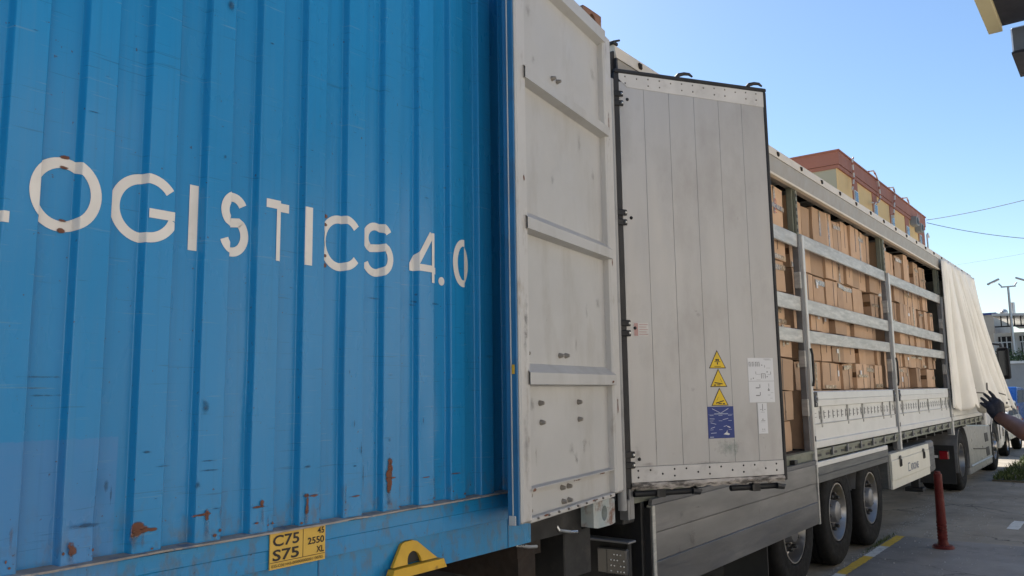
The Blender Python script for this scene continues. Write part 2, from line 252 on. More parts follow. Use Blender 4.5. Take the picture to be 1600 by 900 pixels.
# ---------------------------------------------------------------- mesh helpers
ORG = {}
class MB:
    def __init__(s, M=None): s.v = []; s.f = []; s.M = M
    def add(s, vs, fs):
        k = len(s.v)
        for p in vs:
            p = Vector(p)
            s.v.append(s.M @ p if s.M is not None else p)
        s.f += [tuple(i+k for i in f) for f in fs]
        return s
    def box(s, x0, x1, y0, y1, z0, z1):
        return s.add([(x, y, z) for z in (z0, z1) for y in (y0, y1) for x in (x0, x1)],
                     [(0, 2, 3, 1), (4, 5, 7, 6), (0, 1, 5, 4), (2, 6, 7, 3), (0, 4, 6, 2), (1, 3, 7, 5)])
    def prism(s, poly, a, b, ax='y'):
        """polygon extruded along an axis: ax y: (x,z); ax x: (y,z); ax z: (x,y)"""
        def p3(p, t):
            return {'y': (p[0], t, p[1]), 'x': (t, p[0], p[1]), 'z': (p[0], p[1], t)}[ax]
        n = len(poly)
        return s.add([p3(p, a) for p in poly]+[p3(p, b) for p in poly],
                     [tuple(range(n))[::-1], tuple(range(n, 2*n))]+[(i, (i+1) % n, n+(i+1) % n, n+i) for i in range(n)])
    def tube(s, pts, r, n=10, cap=True):
        pts = [Vector(p) for p in pts]; rs = r if isinstance(r, (list, tuple)) else [r]*len(pts)
        vs = []; fs = []; prev = None
        for i, p in enumerate(pts):
            d = (pts[min(i+1, len(pts)-1)]-pts[max(i-1, 0)]).normalized()
            if prev is None:
                a = d.orthogonal().normalized()
            else:
                a = (prev-d*prev.dot(d)).normalized()
            prev = a; b = d.cross(a)
            for j in range(n):
                an = 2*PI*j/n; vs.append(p+(a*math.cos(an)+b*math.sin(an))*rs[i])
        for i in range(len(pts)-1):
            for j in range(n):
                fs.append((i*n+j, i*n+(j+1) % n, (i+1)*n+(j+1) % n, (i+1)*n+j))
        if cap: fs += [tuple(range(n))[::-1], tuple(range((len(pts)-1)*n, len(pts)*n))]
        return s.add(vs, fs)
    def lathe(s, prof, c=(0, 0, 0), ax='y', n=32, closed=False):
        """prof: (radius, height along axis)"""
        vs = []; fs = []
        for r, h in prof:
            for j in range(n):
                a = 2*PI*j/n; x, y = r*math.cos(a), r*math.sin(a)
                p = {'y': (x, h, y), 'x': (h, x, y), 'z': (x, y, h)}[ax]
                vs.append((p[0]+c[0], p[1]+c[1], p[2]+c[2]))
        k = len(prof)
        for i in range(k if closed else k-1):
            i2 = (i+1) % k
            for j in range(n): fs.append((i*n+j, i*n+(j+1) % n, i2*n+(j+1) % n, i2*n+j))
        return s.add(vs, fs)
    def capsule(s, p0, p1, r0, r1, n=14, m=5):
        p0, p1 = Vector(p0), Vector(p1); d = (p1-p0).normalized(); pts = []; rs = []
        for i in range(m+1):
            a = PI/2*(1-i/m); pts.append(p0-d*r0*math.sin(a)); rs.append(max(1e-4, r0*math.cos(a)))
        for i in range(m+1):
            a = PI/2*i/m; pts.append(p1+d*r1*math.sin(a)); rs.append(max(1e-4, r1*math.cos(a)))
        a0 = d.orthogonal().normalized(); b0 = d.cross(a0); vs = []; fs = []
        for p, r in zip(pts, rs):
            for j in range(n):
                an = 2*PI*j/n; vs.append(p+(a0*math.cos(an)+b0*math.sin(an))*r)
        for i in range(len(pts)-1):
            for j in range(n): fs.append((i*n+j, i*n+(j+1) % n, (i+1)*n+(j+1) % n, (i+1)*n+j))
        fs += [tuple(range(n))[::-1], tuple(range((len(pts)-1)*n, len(pts)*n))]
        return s.add(vs, fs)
    def ball(s, c, r, n=16, m=10):
        rx, ry, rz = r if isinstance(r, (tuple, list)) else (r, r, r)
        vs = []; fs = []
        for i in range(m+1):
            t = PI*i/m
            for j in range(n):
                a = 2*PI*j/n; q = max(1e-4, math.sin(t))
                vs.append((c[0]+rx*q*math.cos(a), c[1]+ry*q*math.sin(a), c[2]+rz*math.cos(t)))
        for i in range(m):
            for j in range(n): fs.append((i*n+j, i*n+(j+1) % n, (i+1)*n+(j+1) % n, (i+1)*n+j))
        fs += [tuple(range(n))[::-1], tuple(range(m*n, (m+1)*n))]
        return s.add(vs, fs)
    def build(s, name, mat, parent=None, bevel=0., smooth=0., org=None, recalc=True, seg=1):
        o0 = Vector(ORG[parent.name]) if parent is not None else Vector(org or (0, 0, 0))
        me = bpy.data.meshes.new(name); me.from_pydata([tuple(p-o0) for p in s.v], [], s.f); me.update()
        if recalc or bevel:
            bm = bmesh.new(); bm.from_mesh(me)
            if recalc: bmesh.ops.recalc_face_normals(bm, faces=bm.faces[:])
            if bevel: bmesh.ops.bevel(bm, geom=bm.edges[:], offset=bevel, segments=seg, affect='EDGES', profile=.5, clamp_overlap=True)
            bm.to_mesh(me); bm.free()
        return link(name, me, mat, parent, o0, smooth)
def link(name, me, mat, parent, o0, smooth=0.):
    if smooth:
        me.polygons.foreach_set('use_smooth', [True]*len(me.polygons)); me.set_sharp_from_angle(angle=smooth)
    o = bpy.data.objects.new(name, me); C.objects.link(o)
    if mat and not me.materials: me.materials.append(MT[mat])
    if parent is not None: o.parent = parent
    else: o.location = o0
    ORG[o.name] = tuple(o0)
    return o
def tag(o, label, cat, group=None):
    o['label'] = label; o['category'] = cat
    if group: o['group'] = group
    return o
def thing(name, org, label, cat, group=None):
    o = bpy.data.objects.new(name, None); C.objects.link(o); o.location = org; o.empty_display_size = .2
    ORG[o.name] = tuple(org)
    return tag(o, label, cat, group)
def struct(o): o['kind'] = 'structure'; return o
def bx(name, mat, parent, x0, x1, y0, y1, z0, z1, bevel=0., M=None):
    return MB(M).box(x0, x1, y0, y1, z0, z1).build(name, mat, parent, bevel)
def text_mesh(body, height, spacing=1., bold=0.):
    cu = bpy.data.curves.new('t', 'FONT'); cu.body = body; cu.size = height/.72; cu.space_character = spacing; cu.resolution_u = 3; cu.offset = bold*height
    o = bpy.data.objects.new('t', cu); C.objects.link(o); bpy.context.view_layer.update()
    me = bpy.data.meshes.new_from_object(o.evaluated_get(bpy.context.evaluated_depsgraph_get()))
    vs = [v.co.copy() for v in me.vertices]; fs = [tuple(p.vertices) for p in me.polygons]
    C.objects.unlink(o); bpy.data.objects.remove(o); bpy.data.curves.remove(cu); bpy.data.meshes.remove(me)
    return vs, fs
def flat_text(name, body, mat, parent, x, y, z, height, width=None, M=None, right=False, bold=0.):
    """writing in an x-z plane (local y = out of the wall); x,z: lower left corner"""
    vs, fs = text_mesh(body, height, 1., bold)
    x0 = min(v.x for v in vs); x1 = max(v.x for v in vs); k = (width/(x1-x0)) if width else 1
    b = MB(M); b.add([((v.x-x0)*k+x-((x1-x0)*k if right else 0), y, v.y+z) for v in vs], fs)
    return b.build(name, mat, parent, recalc=False)
def deep_copy(o, loc=None, parent=None):
    c = o.copy(); C.objects.link(c); c.parent = parent
    if loc is not None: c.location = loc
    ORG[c.name] = ORG[o.name]
    for ch in list(o.children): deep_copy(ch, None, c)
    return c
WORDS = ['first', 'second', 'third', 'fourth', 'fifth', 'sixth', 'seventh', 'eighth', 'ninth', 'tenth', 'eleventh', 'twelfth', 'thirteenth']

# ---------------------------------------------------------------- ground
b = MB(); b.add([(-300, -300, 0), (600, -300, 0), (600, 300, 0), (-300, 300, 0)], [(0, 1, 2, 3)])
struct(b.build('ground', 'asphalt', recalc=False))
b = MB(); b.add([(-12, -8.9, .004), (10.72, -8.9, .004), (10.72, 2.49, .004), (-12, 2.49, .004)], [(0, 1, 2, 3)])
apron = struct(b.build('loading_apron', 'apron', recalc=False))
b = MB(); b.add([(-40, -8.9, .008), (40, -8.9, .008), (40, -1.3, .008), (-40, -1.3, .008)], [(0, 1, 2, 3)])
struct(b.build('yard_bounce_sheet', 'yard', recalc=False))  # unseen pale sheet, added to throw sunlight back at the truck sides
def line_strip(nm, mt, x0, x1, y0, y1, z, n=24):
    b = MB(); vs = []; fs = []
    for i in range(n+1):
        x = x0+(x1-x0)*i/n
        vs += [(x, y0+random.uniform(-.006, .006), z), (x, y1+random.uniform(-.006, .006), z)]
        if i: k = 2*i; fs.append((k-2, k, k+1, k-1))
    b.add(vs, fs); return struct(b.build(nm, mt, recalc=False))
xs = [1.2, 2.4, 3.6, 4.8, 6.0, 7.2, 8.25, 9.25, 9.92, 10.70]
for i in range(len(xs)-1):
    line_strip('painted_edge_line', 'yellow_line' if (len(xs)-i) % 2 == 0 else 'white_line', xs[i], xs[i+1], 2.375, 2.475, .008)
line_strip('painted_lane_dash', 'white_line', 11.95, 12.7, 1.34, 1.47, .004, 8)
line_strip('painted_lane_dash', 'white_line', 15.9, 16.7, 1.32, 1.45, .004, 8)

# ---------------------------------------------------------------- blue shipping container
CY = 2.35                                   # outermost plane of its near side wall
PER, DEP, OUT_W, SLP = .1974, .031, .086, .012
PH = .816                                   # where one outward slope starts
def sm(t): return t*t*(3-2*t)
def corr(x):
    """depth of the corrugated sheet at x (0 = outer flat), bends rounded"""
    t = (x-PH) % PER
    if t < SLP: return DEP*(1-sm(t/SLP))
    if t < SLP+OUT_W: return 0.
    if t < 2*SLP+OUT_W: return DEP*sm((t-SLP-OUT_W)/SLP)
    return DEP
def creases(x0, x1):
    o = []; k = math.floor((x0-PH)/PER)-1
    while PH+k*PER < x1+PER:
        for d in [-.0015]+[SLP*i/6 for i in range(7)]+[SLP+.0015, SLP+OUT_W-.0015]+[SLP+OUT_W+SLP*i/6 for i in range(7)]+[2*SLP+OUT_W+.0015]:
            x = PH+k*PER+d
            if x0 < x < x1: o.append(x)
        k += 1
    return o
DENTS = [(1.10, 1.43, .05, .10, .012), (1.63, 1.62, .05, .16, .006), (.93, 1.95, .06, .20, .005), (2.05, 1.85, .06, .25, .006), (1.47, 2.85, .06, .30, .005), (2.46, 1.66, .05, .12, .007),
         (1.28, 3.2, .05, .25, .005), (2.25, 2.9, .06, .3, .006), (.74, 1.6, .06, .2, .008), (1.88, 1.45, .05, .07, .008), (2.65, 1.5, .05, .1, .007)]
def dent(x, z): return sum(d*math.exp(-((x-a)/w_)**2-((z-c_)/h_)**2) for a, c_, w_, h_, d in DENTS)
CX0, CX1 = -9.7, 3.95
cont = thing('shipping_container', (-2.9, 3.6, 1.06), 'blue corrugated shipping container with white lettering and open rear door', 'container')
WZ0, WZ1 = 1.330, 3.89
xs = [CX0+.12]+creases(CX0+.12, 3.74)+[3.74]
zs = [WZ0+(WZ1-WZ0)*i/64 for i in range(65)]
b = MB(); vs = []; fs = []
for z in zs:
    for x in xs:
        # shallow dents where forklifts and straps have pushed the sheet
        d = dent(x, z) if .4 < x < 3 else 0.
        vs.append((x, CY+corr(x)+d, z))
n = len(xs)
for i in range(len(zs)-1):
    for j in range(n-1): fs.append((i*n+j, i*n+j+1, (i+1)*n+j+1, (i+1)*n+j))
b.add(vs, fs); b.build('side_wall', 'blue', cont, recalc=False, smooth=R(50))
bx('inner_wall', 'blue_in', cont, CX0+.1, 3.74, CY+.045, CY+.05, WZ0, WZ1)
bx('far_wall', 'blue_in', cont, CX0+.1, 3.74, CY+2.47, CY+2.5, 1.2, WZ1)
bx('front_wall', 'blue_in', cont, CX0+.02, CX0+.08, CY+.06, CY+2.46, 1.2, WZ1)
bx('roof', 'blue', cont, CX0+.05, 3.9, CY+.05, CY+2.45, 3.93, 3.955)
bx('floor', 'rust_steel', cont, CX0+.1, 3.9, CY+.06, CY+2.46, 1.2, 1.24)
b = MB(); b.prism([(CY+.002, 3.885), (CY+.05, 3.885), (CY+.05, 3.99), (CY+.002, 3.99)], CX0+.18, 3.76, 'x'); b.build('top_rail', 'blue', cont, .006)
b = MB(); b.prism([(CY+2.44, 3.885), (CY+2.5, 3.885), (CY+2.5, 3.99), (CY+2.44, 3.99)], CX0+.18, 3.76, 'x'); b.build('top_rail', 'blue', cont, .006)
# bottom rail: upper face with a shallow fold, set-back lower flange
rail = [(CY+.001, 1.318), (CY+.001, 1.268), (CY+.004, 1.264), (CY+.004, 1.205), (CY+.030, 1.198), (CY+.030, 1.066), (CY+.07, 1.066), (CY+.07, 1.318)]
b = MB(); b.prism(rail, CX0+.18, 3.20, 'x'); b.build('bottom_rail', 'blue', cont)
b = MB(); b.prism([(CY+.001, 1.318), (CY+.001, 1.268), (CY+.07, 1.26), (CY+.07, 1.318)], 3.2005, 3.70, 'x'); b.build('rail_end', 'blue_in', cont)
bx('gap_shade_panel', 'dark_steel', cont, 3.2005, 3.714, CY+.075, CY+.085, 1.052, 1.262)  # dark sheet added in the gap: stands in for shade, hides glints behind
b = MB(); b.prism([(y+2.43-.07 if False else 2*CY+2.5-y, z) for y, z in rail], CX0+.18, 3.70, 'x'); b.build('bottom_rail', 'blue', cont)
# dusty lip on top of the rail, a little uneven
b = MB(); vs = []; fs = []; n = 160
for i in range(n+1):
    x = CX0+.2+(3.70-CX0-.2)*i/n; e = random.uniform(-.0025, .0025)
    vs += [(x, CY-.020+e, 1.323+e*.5), (x, CY-.020+e, 1.329+e*.5), (x, CY+.040, 1.334), (x, CY+.040, 1.322)]
    if i:
        k = 4*i; fs += [(k-4+q, k+q, k+(q+1) % 4, k-4+(q+1) % 4) for q in range(4)]
b.add(vs, fs); b.build('rail_lip', 'dust_lip', cont)
for x in (.74, 1.92, 3.02): bx('rail_seam', 'blue_in', cont, x, x+.006, CY+.027, CY+.032, 1.07, 1.195)
# corner post and castings
bx('corner_post', 'blue', cont, 3.76, 3.935, CY+.004, CY+.11, 1.20, 3.88, .006)
bx('corner_post', 'blue', cont, 3.76, 3.935, CY+2.39, CY+2.496, 1.20, 3.88, .006)
def casting(x0, x1, z0, z1, mat, y0, y1, hole=True):
    """corner casting with an oval side hole cut through its near face"""
    b = MB(); cx, cz = (x0+x1)/2, (z0+z1)/2; n = 24; ring = []; rim = []
    for i in range(n):
        a = 2*PI*i/n; c_, s_ = math.cos(a), math.sin(a)
        ring.append((cx+.030*c_, cz+.040*s_))
        k = min((x1-x0)/2/max(abs(c_), 1e-6), (z1-z0)/2/max(abs(s_), 1e-6)); rim.append((cx+k*c_, cz+k*s_))
    vs = [(p[0], y0, p[1]) for p in rim]+[(p[0], y0, p[1]) for p in ring]+[(p[0], y0+.05, p[1]) for p in ring]+[(p[0], y1, p[1]) for p in rim]
    fs = []
    for i in range(n):
        j = (i+1) % n
        fs += [(i, j, n+j, n+i), (n+i, n+j, 2*n+j, 2*n+i), (i, 3*n+i, 3*n+j, j)]
    fs += [tuple(range(2*n, 3*n)), tuple(range(3*n, 4*n))]
    b.add(vs, fs); return b.build('corner_casting', mat, cont, recalc=True)
casting(3.715, 3.935, 1.056, 1.198, 'casting', CY-.004, CY+.16)
casting(3.745, 3.945, 3.885, 4.005, 'casting_rust', CY-.004, CY+.16)
casting(3.715, 3.935, 1.056, 1.198, 'casting', CY+2.34, CY+2.504)
casting(3.745, 3.945, 3.885, 4.005, 'casting_rust', CY+2.34, CY+2.504)
casting(CX0, CX0+.178, 1.056, 1.198, 'casting', CY-.004, CY+.16)
casting(CX0, CX0+.178, 3.885, 4.005, 'casting_rust', CY-.004, CY+.16)
bx('door_header', 'blue', cont, 3.80, 3.93, CY+.165, CY+2.335, 3.86, 3.99, .006)
bx('door_sill', 'blue', cont, 3.80, 3.93, CY+.165, CY+2.335, 1.07, 1.19, .006)

# lettering, painted over the corrugation
def ribbon(path, wd, closed=False):
    """flat stroke of constant width in (x,z)"""
    n = len(path); L = []; Rr = []
    for i in range(n):
        if closed: a, c_ = path[i-1], path[(i+1) % n]
        else: a, c_ = path[max(i-1, 0)], path[min(i+1, n-1)]
        dx, dz = c_[0]-a[0], c_[1]-a[1]; l = math.hypot(dx, dz); nx, nz = -dz/l, dx/l
        L.append((path[i][0]+nx*wd/2, path[i][1]+nz*wd/2)); Rr.append((path[i][0]-nx*wd/2, path[i][1]-nz*wd/2))
    q = []
    for i in range(n if closed else n-1):
        j = (i+1) % n; q.append([L[i], Rr[i], Rr[j], L[j]])
    return q
def arc(cx, cz, rx, rz, a0, a1, n=28):
    return [(cx+rx*math.cos(R(a0+(a1-a0)*i/n)), cz+rz*math.sin(R(a0+(a1-a0)*i/n))) for i in range(n+1)]
LB, LT, LW = 2.250, 2.466, .031
LM, LH = (LB+LT)/2, (LT-LB)
def rect(x0, x1, z0, z1): return [[(x0, z0), (x1, z0), (x1, z1), (x0, z1)]]
def s_path(x0, x1):
    cx = (x0+x1)/2; rx = (x1-x0)/2-LW/2; r1 = LH*.235; r2 = LH*.265
    zt, zb = LT-LW/2-r1+.002, LB+LW/2+r2-.002
    up = arc(cx, zt, rx*.92, r1, 28, 235, 22); lo = arc(cx, zb, rx, r2, 55, -160, 22)
    return up+lo
LET = []
LET.append([rect(.722, .753, LB, LT), rect(.753, .842, LB, LB+LW)])
LET.append([ribbon(arc(.984, LM, .082, LH/2-LW/2, 0, 360, 48)[:-1], LW, True)])
LET.append([ribbon(arc(1.222, LM, .088, LH/2-LW/2, 38, 340, 44), LW), rect(1.226, 1.318, LM-.030, LM-.001)])
LET.append([rect(1.374, 1.405, LB, LT)])
LET.append([ribbon(s_path(1.466, 1.596), LW)])
LET.append([rect(1.645, 1.762, LT-LW, LT), rect(1.688, 1.719, LB, LT-LW)])
LET.append([rect(1.813, 1.845, LB, LT)])
LET.append([ribbon(arc(1.995, LM, .080, LH/2-LW/2, 42, 318, 40), LW)])
LET.append([ribbon(s_path(2.110, 2.252), LW)])
LET.append([ribbon([(2.480, LT-.004), (2.385, LB+.068)], LW*.95), rect(2.373, 2.532, LB+.045, LB+.074), rect(2.478, 2.509, LB, LT)])
LET.append([ribbon(arc(2.572, LB+.019, .0095, .0095, 0, 360, 20)[:-1], .0189, True)])
LET.append([ribbon(arc(2.682, LM, .052, LH/2-LW/2, 0, 360, 40)[:-1], LW, True)])
for strokes in LET:
    bm = bmesh.new()
    for si, quads in enumerate(strokes):
        for q in quads:
            try: bm.faces.new([bm.verts.new((p[0], si*.0006, p[1])) for p in q])
            except ValueError: pass
    bmesh.ops.remove_doubles(bm, verts=bm.verts[:], dist=1e-5)
    xsv = [v.co.x for v in bm.verts]
    for cx in creases(min(xsv), max(xsv)):
        bmesh.ops.bisect_plane(bm, geom=bm.verts[:]+bm.edges[:]+bm.faces[:], plane_co=(cx, 0, 0), plane_no=(1, 0, 0))
    o0 = Vector(ORG[cont.name])
    for v in bm.verts:
        y = CY+corr(v.co.x)-.0020-v.co.y
        v.co = Vector((v.co.x, y, v.co.z))-o0
    me = bpy.data.meshes.new('letter'); bm.to_mesh(me); bm.free()
    link('letter', me, 'letter', cont, o0)

# stains, rust and scuffs on the blue sheet (each a patch of its own outline)
def stain(nm, mt, x, z, wx, wz, y=None, parent=cont, M=None):
    y = (CY-.0035) if y is None else y
    b = MB(M); b.add([(x-wx/2, y, z-wz/2), (x+wx/2, y, z-wz/2), (x+wx/2, y-.0005, z+wz/2), (x-wx/2, y-.0005, z+wz/2)], [(0, 1, 2, 3)])
    return b.build(nm, mt, parent, recalc=False)
for x, z, wx, wz in ((1.233, 1.402, .075, .05), (1.255, 1.393, .10, .016), (1.44, 1.415, .09, .012), (1.455, 1.413, .022, .045), (1.64, 1.415, .08, .010),
                     (1.838, 1.43, .032, .022), (1.842, 1.40, .020, .09), (1.868, 1.428, .05, .012), (2.236, 1.475, .034, .16), (2.236, 1.445, .03, .16), (1.655, 1.425, .02, .03),
                     (2.245, 1.455, .06, .008), (2.06, 1.405, .07, .006), (2.44, 1.44, .07, .006), (2.62, 1.44, .07, .006),
                     (1.05, 1.37, .03, .05)):
    stain('rust_patch', 'rust_stain', x, z, wx*1.15, wz*1.15)
for x, z, wx, wz in ((1.225, 1.37, .03, .08), (1.25, 1.365, .014, .07), (1.455, 1.375, .02, .07), (1.84, 1.35, .022, .08), (2.236, 1.37, .03, .09), (1.66, 1.385, .014, .06), (1.05, 1.345, .02, .05)):
    stain('rust_run', 'rust_run', x, z, wx*1.5, wz*1.2)
for i in range(26):
    k_ = random.randint(0, 9); x = PH+SLP+random.choice((.004, OUT_W-.004, random.uniform(0, OUT_W)))+PER*k_
    z = 1.338+abs(random.gauss(0, .02)); stain('rust_patch', 'rust_stain', x, z, random.uniform(.006, .022), random.uniform(.005, .02))
    if i % 3 == 0: stain('rust_run', 'rust_run', x, 1.36+random.uniform(0, .08), .012, random.uniform(.04, .12))
for i in range(22):
    k_ = random.randint(0, 8); x = PH+SLP+random.uniform(.01, OUT_W-.02)+PER*k_; z = random.choice((random.uniform(1.4, 2.15), random.uniform(2.55, 3.2)))
    stain('paint_scuff', 'dark_scuff', x, z, random.uniform(.006, .05), random.choice((.005, .008, random.uniform(.02, .08))))
for x, z, wx, wz in ((.985, 2.467, .034, .018), (.985, 2.437, .034, .016), (.985, 2.253, .034, .018), (.985, 2.284, .034, .016),
                     (1.925, 2.452, .024, .020), (1.925, 2.420, .024, .016), (1.925, 2.265, .024, .022), (1.925, 2.30, .024, .018)):
    b = stain('rust_patch', 'rust_stain', x, z, wx, wz, y=CY-.004+corr(x) if corr(x) > 0.02 else CY-.005)
for x, z, wx, wz in ((1.755, 2.16, .025, .006), (2.14, 2.155, .08, .008), (2.38, 2.19, .03, .010), (2.37, 2.16, .05, .01), (2.50, 2.16, .05, .01), (2.36, 2.145, .05, .006),
                     (1.135, 1.53, .012, .04), (1.42, 1.51, .02, .02), (1.46, 1.55, .08, .006), (1.45, 1.58, .07, .005), (2.09, 1.58, .008, .06), (2.235, 1.60, .02, .02), (2.1, 1.48, .006, .12),
                     (.95, 1.79, .1, .006), (.93, 1.81, .08, .005), (.94, 1.84, .12, .006), (1.15, 1.50, .006, .05), (1.08, 1.43, .10, .012), (1.84, 1.53, .03, .01), (1.25, 1.62, .03, .008), (1.30, 1.575, .05, .005)):
    stain('paint_scuff', 'dark_scuff', x, z, wx*1.4, wz*1.5)

# yellow marking plate
PX0, PX1, PZ0, PZ1 = 1.690, 1.922, 1.203, 1.3215
pl = bx('marking_plate', 'plate_yellow', cont, PX0, PX1, CY-.006, CY-.001, PZ0, PZ1)
py = CY-.0072
def pline(x0, x1, z0, z1): MB().box(x0, x1, py, py+.001, z0, z1).build('rule_line', 'ink', pl)
pline(PX0+.002, PX1-.002, PZ0+.0215, PZ0+.0232); pline(PX0+.134, PX0+.1355, PZ0+.0232, PZ1-.002)
flat_text('plate_text', 'C75', 'ink', pl, PX0+.010, py-.0004, PZ0+.075, .036, .108, bold=.03)
flat_text('plate_text', 'S75', 'ink', pl, PX0+.010, py-.0004, PZ0+.028, .036, .108, bold=.03)
flat_text('plate_text', '45', 'ink', pl, PX1-.006, py-.0004, PZ0+.093, .021, .030, right=True, bold=.03)
flat_text('plate_text', '2550', 'ink', pl, PX1-.006, py-.0004, PZ0+.061, .023, .072, right=True, bold=.03)
flat_text('plate_text', 'XL', 'ink', pl, PX1-.006, py-.0004, PZ0+.029, .022, .034, right=True, bold=.03)
flat_text('plate_text', '035-C061443-000000000001100785', 'ink', pl, PX0+.006, py-.0004, PZ0+.006, .010, .216)

# yellow lifting bracket with its round eye
b = MB(); tx0, tx1, bx0, bx1, tz, bz = 2.330, 2.402, 2.232, 2.535, 1.196, 1.088
outer = [(bx0, bz), (bx1, bz), (tx1, tz), (tx0, tz)]
hc, hr = 2.376, .040; hz = bz+.024
hole = [(hc+hr*math.cos(R(a)), hz+.045*math.sin(R(a))) for a in range(0, 181, 15)]
n = len(hole)
def rimpt(i):
    p = hole[i]; a = math.atan2(p[1]-hz, p[0]-hc)
    if a < .35: return (bx1-(bx1-tx1)*(hz-bz+.03*a)/(tz-bz), hz+.03*a)
    if a > PI-.35: return (bx0+(tx0-bx0)*(hz-bz+.03*(PI-a))/(tz-bz), hz+.03*(PI-a))
    t = (a-.35)/(PI-.7)
    pts = [(bx1-(bx1-tx1)*.35, bz+(tz-bz)*.35), (tx1, tz), (tx0, tz), (bx0+(tx0-bx0)*.35, bz+(tz-bz)*.35)]
    k = min(2, int(t*3)); f_ = t*3-k
    return (pts[k][0]*(1-f_)+pts[k+1][0]*f_, pts[k][1]*(1-f_)+pts[k+1][1]*f_)
def by(z): return CY-.012+.030*(z-bz)/(tz-bz)
vs = [(p[0], by(p[1]), p[1]) for p in hole]+[(rimpt(i)[0], by(rimpt(i)[1]), rimpt(i)[1]) for i in range(n)]
fs = [(i, i+1, n+i+1, n+i) for i in range(n-1)]
vs += [(p[0], by(p[1])+.014, p[1]) for p in hole]; fs += [(i, i+1, 2*n+i+1, 2*n+i) for i in range(n-1)]
vs += [(rimpt(i)[0], by(rimpt(i)[1])+.014, rimpt(i)[1]) for i in range(n)]; fs += [(n+i, n+i+1, 3*n+i+1, 3*n+i) for i in range(n-1)]
b.add(vs, fs)
b.prism([(bx0-.003, bz-.016), (bx1+.006, bz-.016), (bx1-.012, hz-.004), (bx0+.012, hz-.004)], CY-.026, CY+.010, 'y')
br = b.build('lifting_bracket', 'bracket_yellow', cont)
bx('bracket_pocket', 'rubber', br, hc-.05, hc+.05, CY+.014, CY+.028, hz, hz+.052)

# open rear door, swung back along the side, its white inner face outwards
H, E = Vector((3.95, 2.33, 0)), Vector((2.78, 2.15, 0))
u = (E-H).normalized(); nn = Vector((-u.y, u.x, 0));
if nn.dot(Vector((0, -1, 0))) < 0: nn = -nn
def frame_matrix(H, u, nn):
    M = Matrix.Identity(4)
    for i in range(3): M[i][0] = u[i]; M[i][1] = -nn[i]; M[i][2] = (0, 0, 1)[i]
    M.translation = H
    return M
DM = frame_matrix(H, u, nn)              # local x: from hinge to free edge, local -y: towards the viewer
b = MB(DM); vs = []; fs = []
prof = [(1.225, 0.), (1.330, 0.), (1.352, -.002), (1.357, -.030), (1.362, -.030), (1.368, 0.)]
for zc in (1.855, 2.555, 3.265): prof += [(zc-.048, 0.), (zc-.040, -.052), (zc+.012, -.052), (zc+.055, 0.)]
prof += [(3.775, 0.), (3.79, -.045), (3.86, -.045)]
for z, y in prof: vs += [(.10, y, z), (1.12, y, z)]
for i in range(len(prof)-1): k = 2*i; fs.append((k, k+1, k+3, k+2))
b.add(vs, fs); door = b.build('door', 'door_white', cont, recalc=False)
door['label'] = 'white inner face of the swung-open container door'
def db(nm, mt, x0, x1, y0, y1, z0, z1, bev=.004, par=None): return bx(nm, mt, par or door, x0, x1, y0, y1, z0, z1, bev, DM)
db('outer_skin', 'blue_in', .02, 1.18, .029, .036, 1.24, 3.86)
db('frame_stile', 'door_frame', .012, .118, -.040, .028, 1.232, 3.845, .01)
db('frame_stile', 'door_frame', 1.095, 1.188, -.040, .028, 1.226, 3.87, .008)
db('frame_rail', 'door_frame', .1185, 1.0945, -.036, .028, 3.80, 3.865, .006)
db('bottom_seal', 'door_frame', .1185, 1.0945, -.030, .028, 1.216, 1.238, .004)
db('edge_strip', 'blue_in', 1.189, 1.200, -.030, .026, 1.222, 3.87, .003)
db('edge_gasket', 'gasket', 1.2005, 1.204, -.004, .002, 1.232, 3.865, .001)
db('edge_cap', 'gasket', 1.2045, 1.210, -.018, .016, 1.222, 1.262, .002)
db('yellow_tab', 'bracket_yellow', 1.2045, 1.2075, -.02, -.008, 1.86, 1.90, 0)
def hexbolt(M, x, z, r, h, y=0., mt='bolt', par=None, nm='bolt'):
    b = MB(M); b.lathe([(.0005, y-h), (r*.55, y-h*.95), (r*.8, y-h*.55), (r*1.05, y-.001), (r*1.05, y)], (x, 0, z), 'y', 8)
    return b.build(nm, mt, par, smooth=R(40))
for x, z in ((1.085, 3.40), (.733, 3.36), (.674, 3.363), (1.065, 1.954), (.714, 1.955), (.648, 1.957), (.935, 1.73), (.509, 1.728), (.926, 1.642), (.506, 1.642),
             (.724, 1.328), (.652, 1.328), (.713, 1.262), (.649, 1.262), (1.068, 1.332), (1.07, 1.266)):
    hexbolt(DM, x, z, .013, .026, 0, 'bolt', door)
for i in range(9): hexbolt(DM, .19+i*.105, 1.2305, .006, .010, -.031, 'bolt', door, 'rivet')
for z in (1.45, 2.15, 2.95, 3.6):
    b = MB(DM); b.tube([(-.012, .02, z-.06), (-.012, .02, z+.06)], .016, 10); b.box(-.012, .03, .03, .045, z-.05, z+.05); b.build('hinge', 'blue', door, smooth=R(40))
for z, x in ((3.70, 1.13), (2.1, 1.13)): stain('grime_patch', 'grime', x, z, .05, .3, -.0415, door, DM)
for x, z, wx, wz in ((1.145, 1.55, .07, .5), (1.14, 2.0, .05, .3), (.55, 1.45, .06, .10), (.45, 1.5, .04, .12), (.98, 1.50, .03, .12), (.85, 2.12, .02, .03), (.6, 1.50, .1, .1)):
    stain('grime_patch', 'grime', x, z, wx, wz, -.0415 if x > 1.1 else -.002, door, DM)

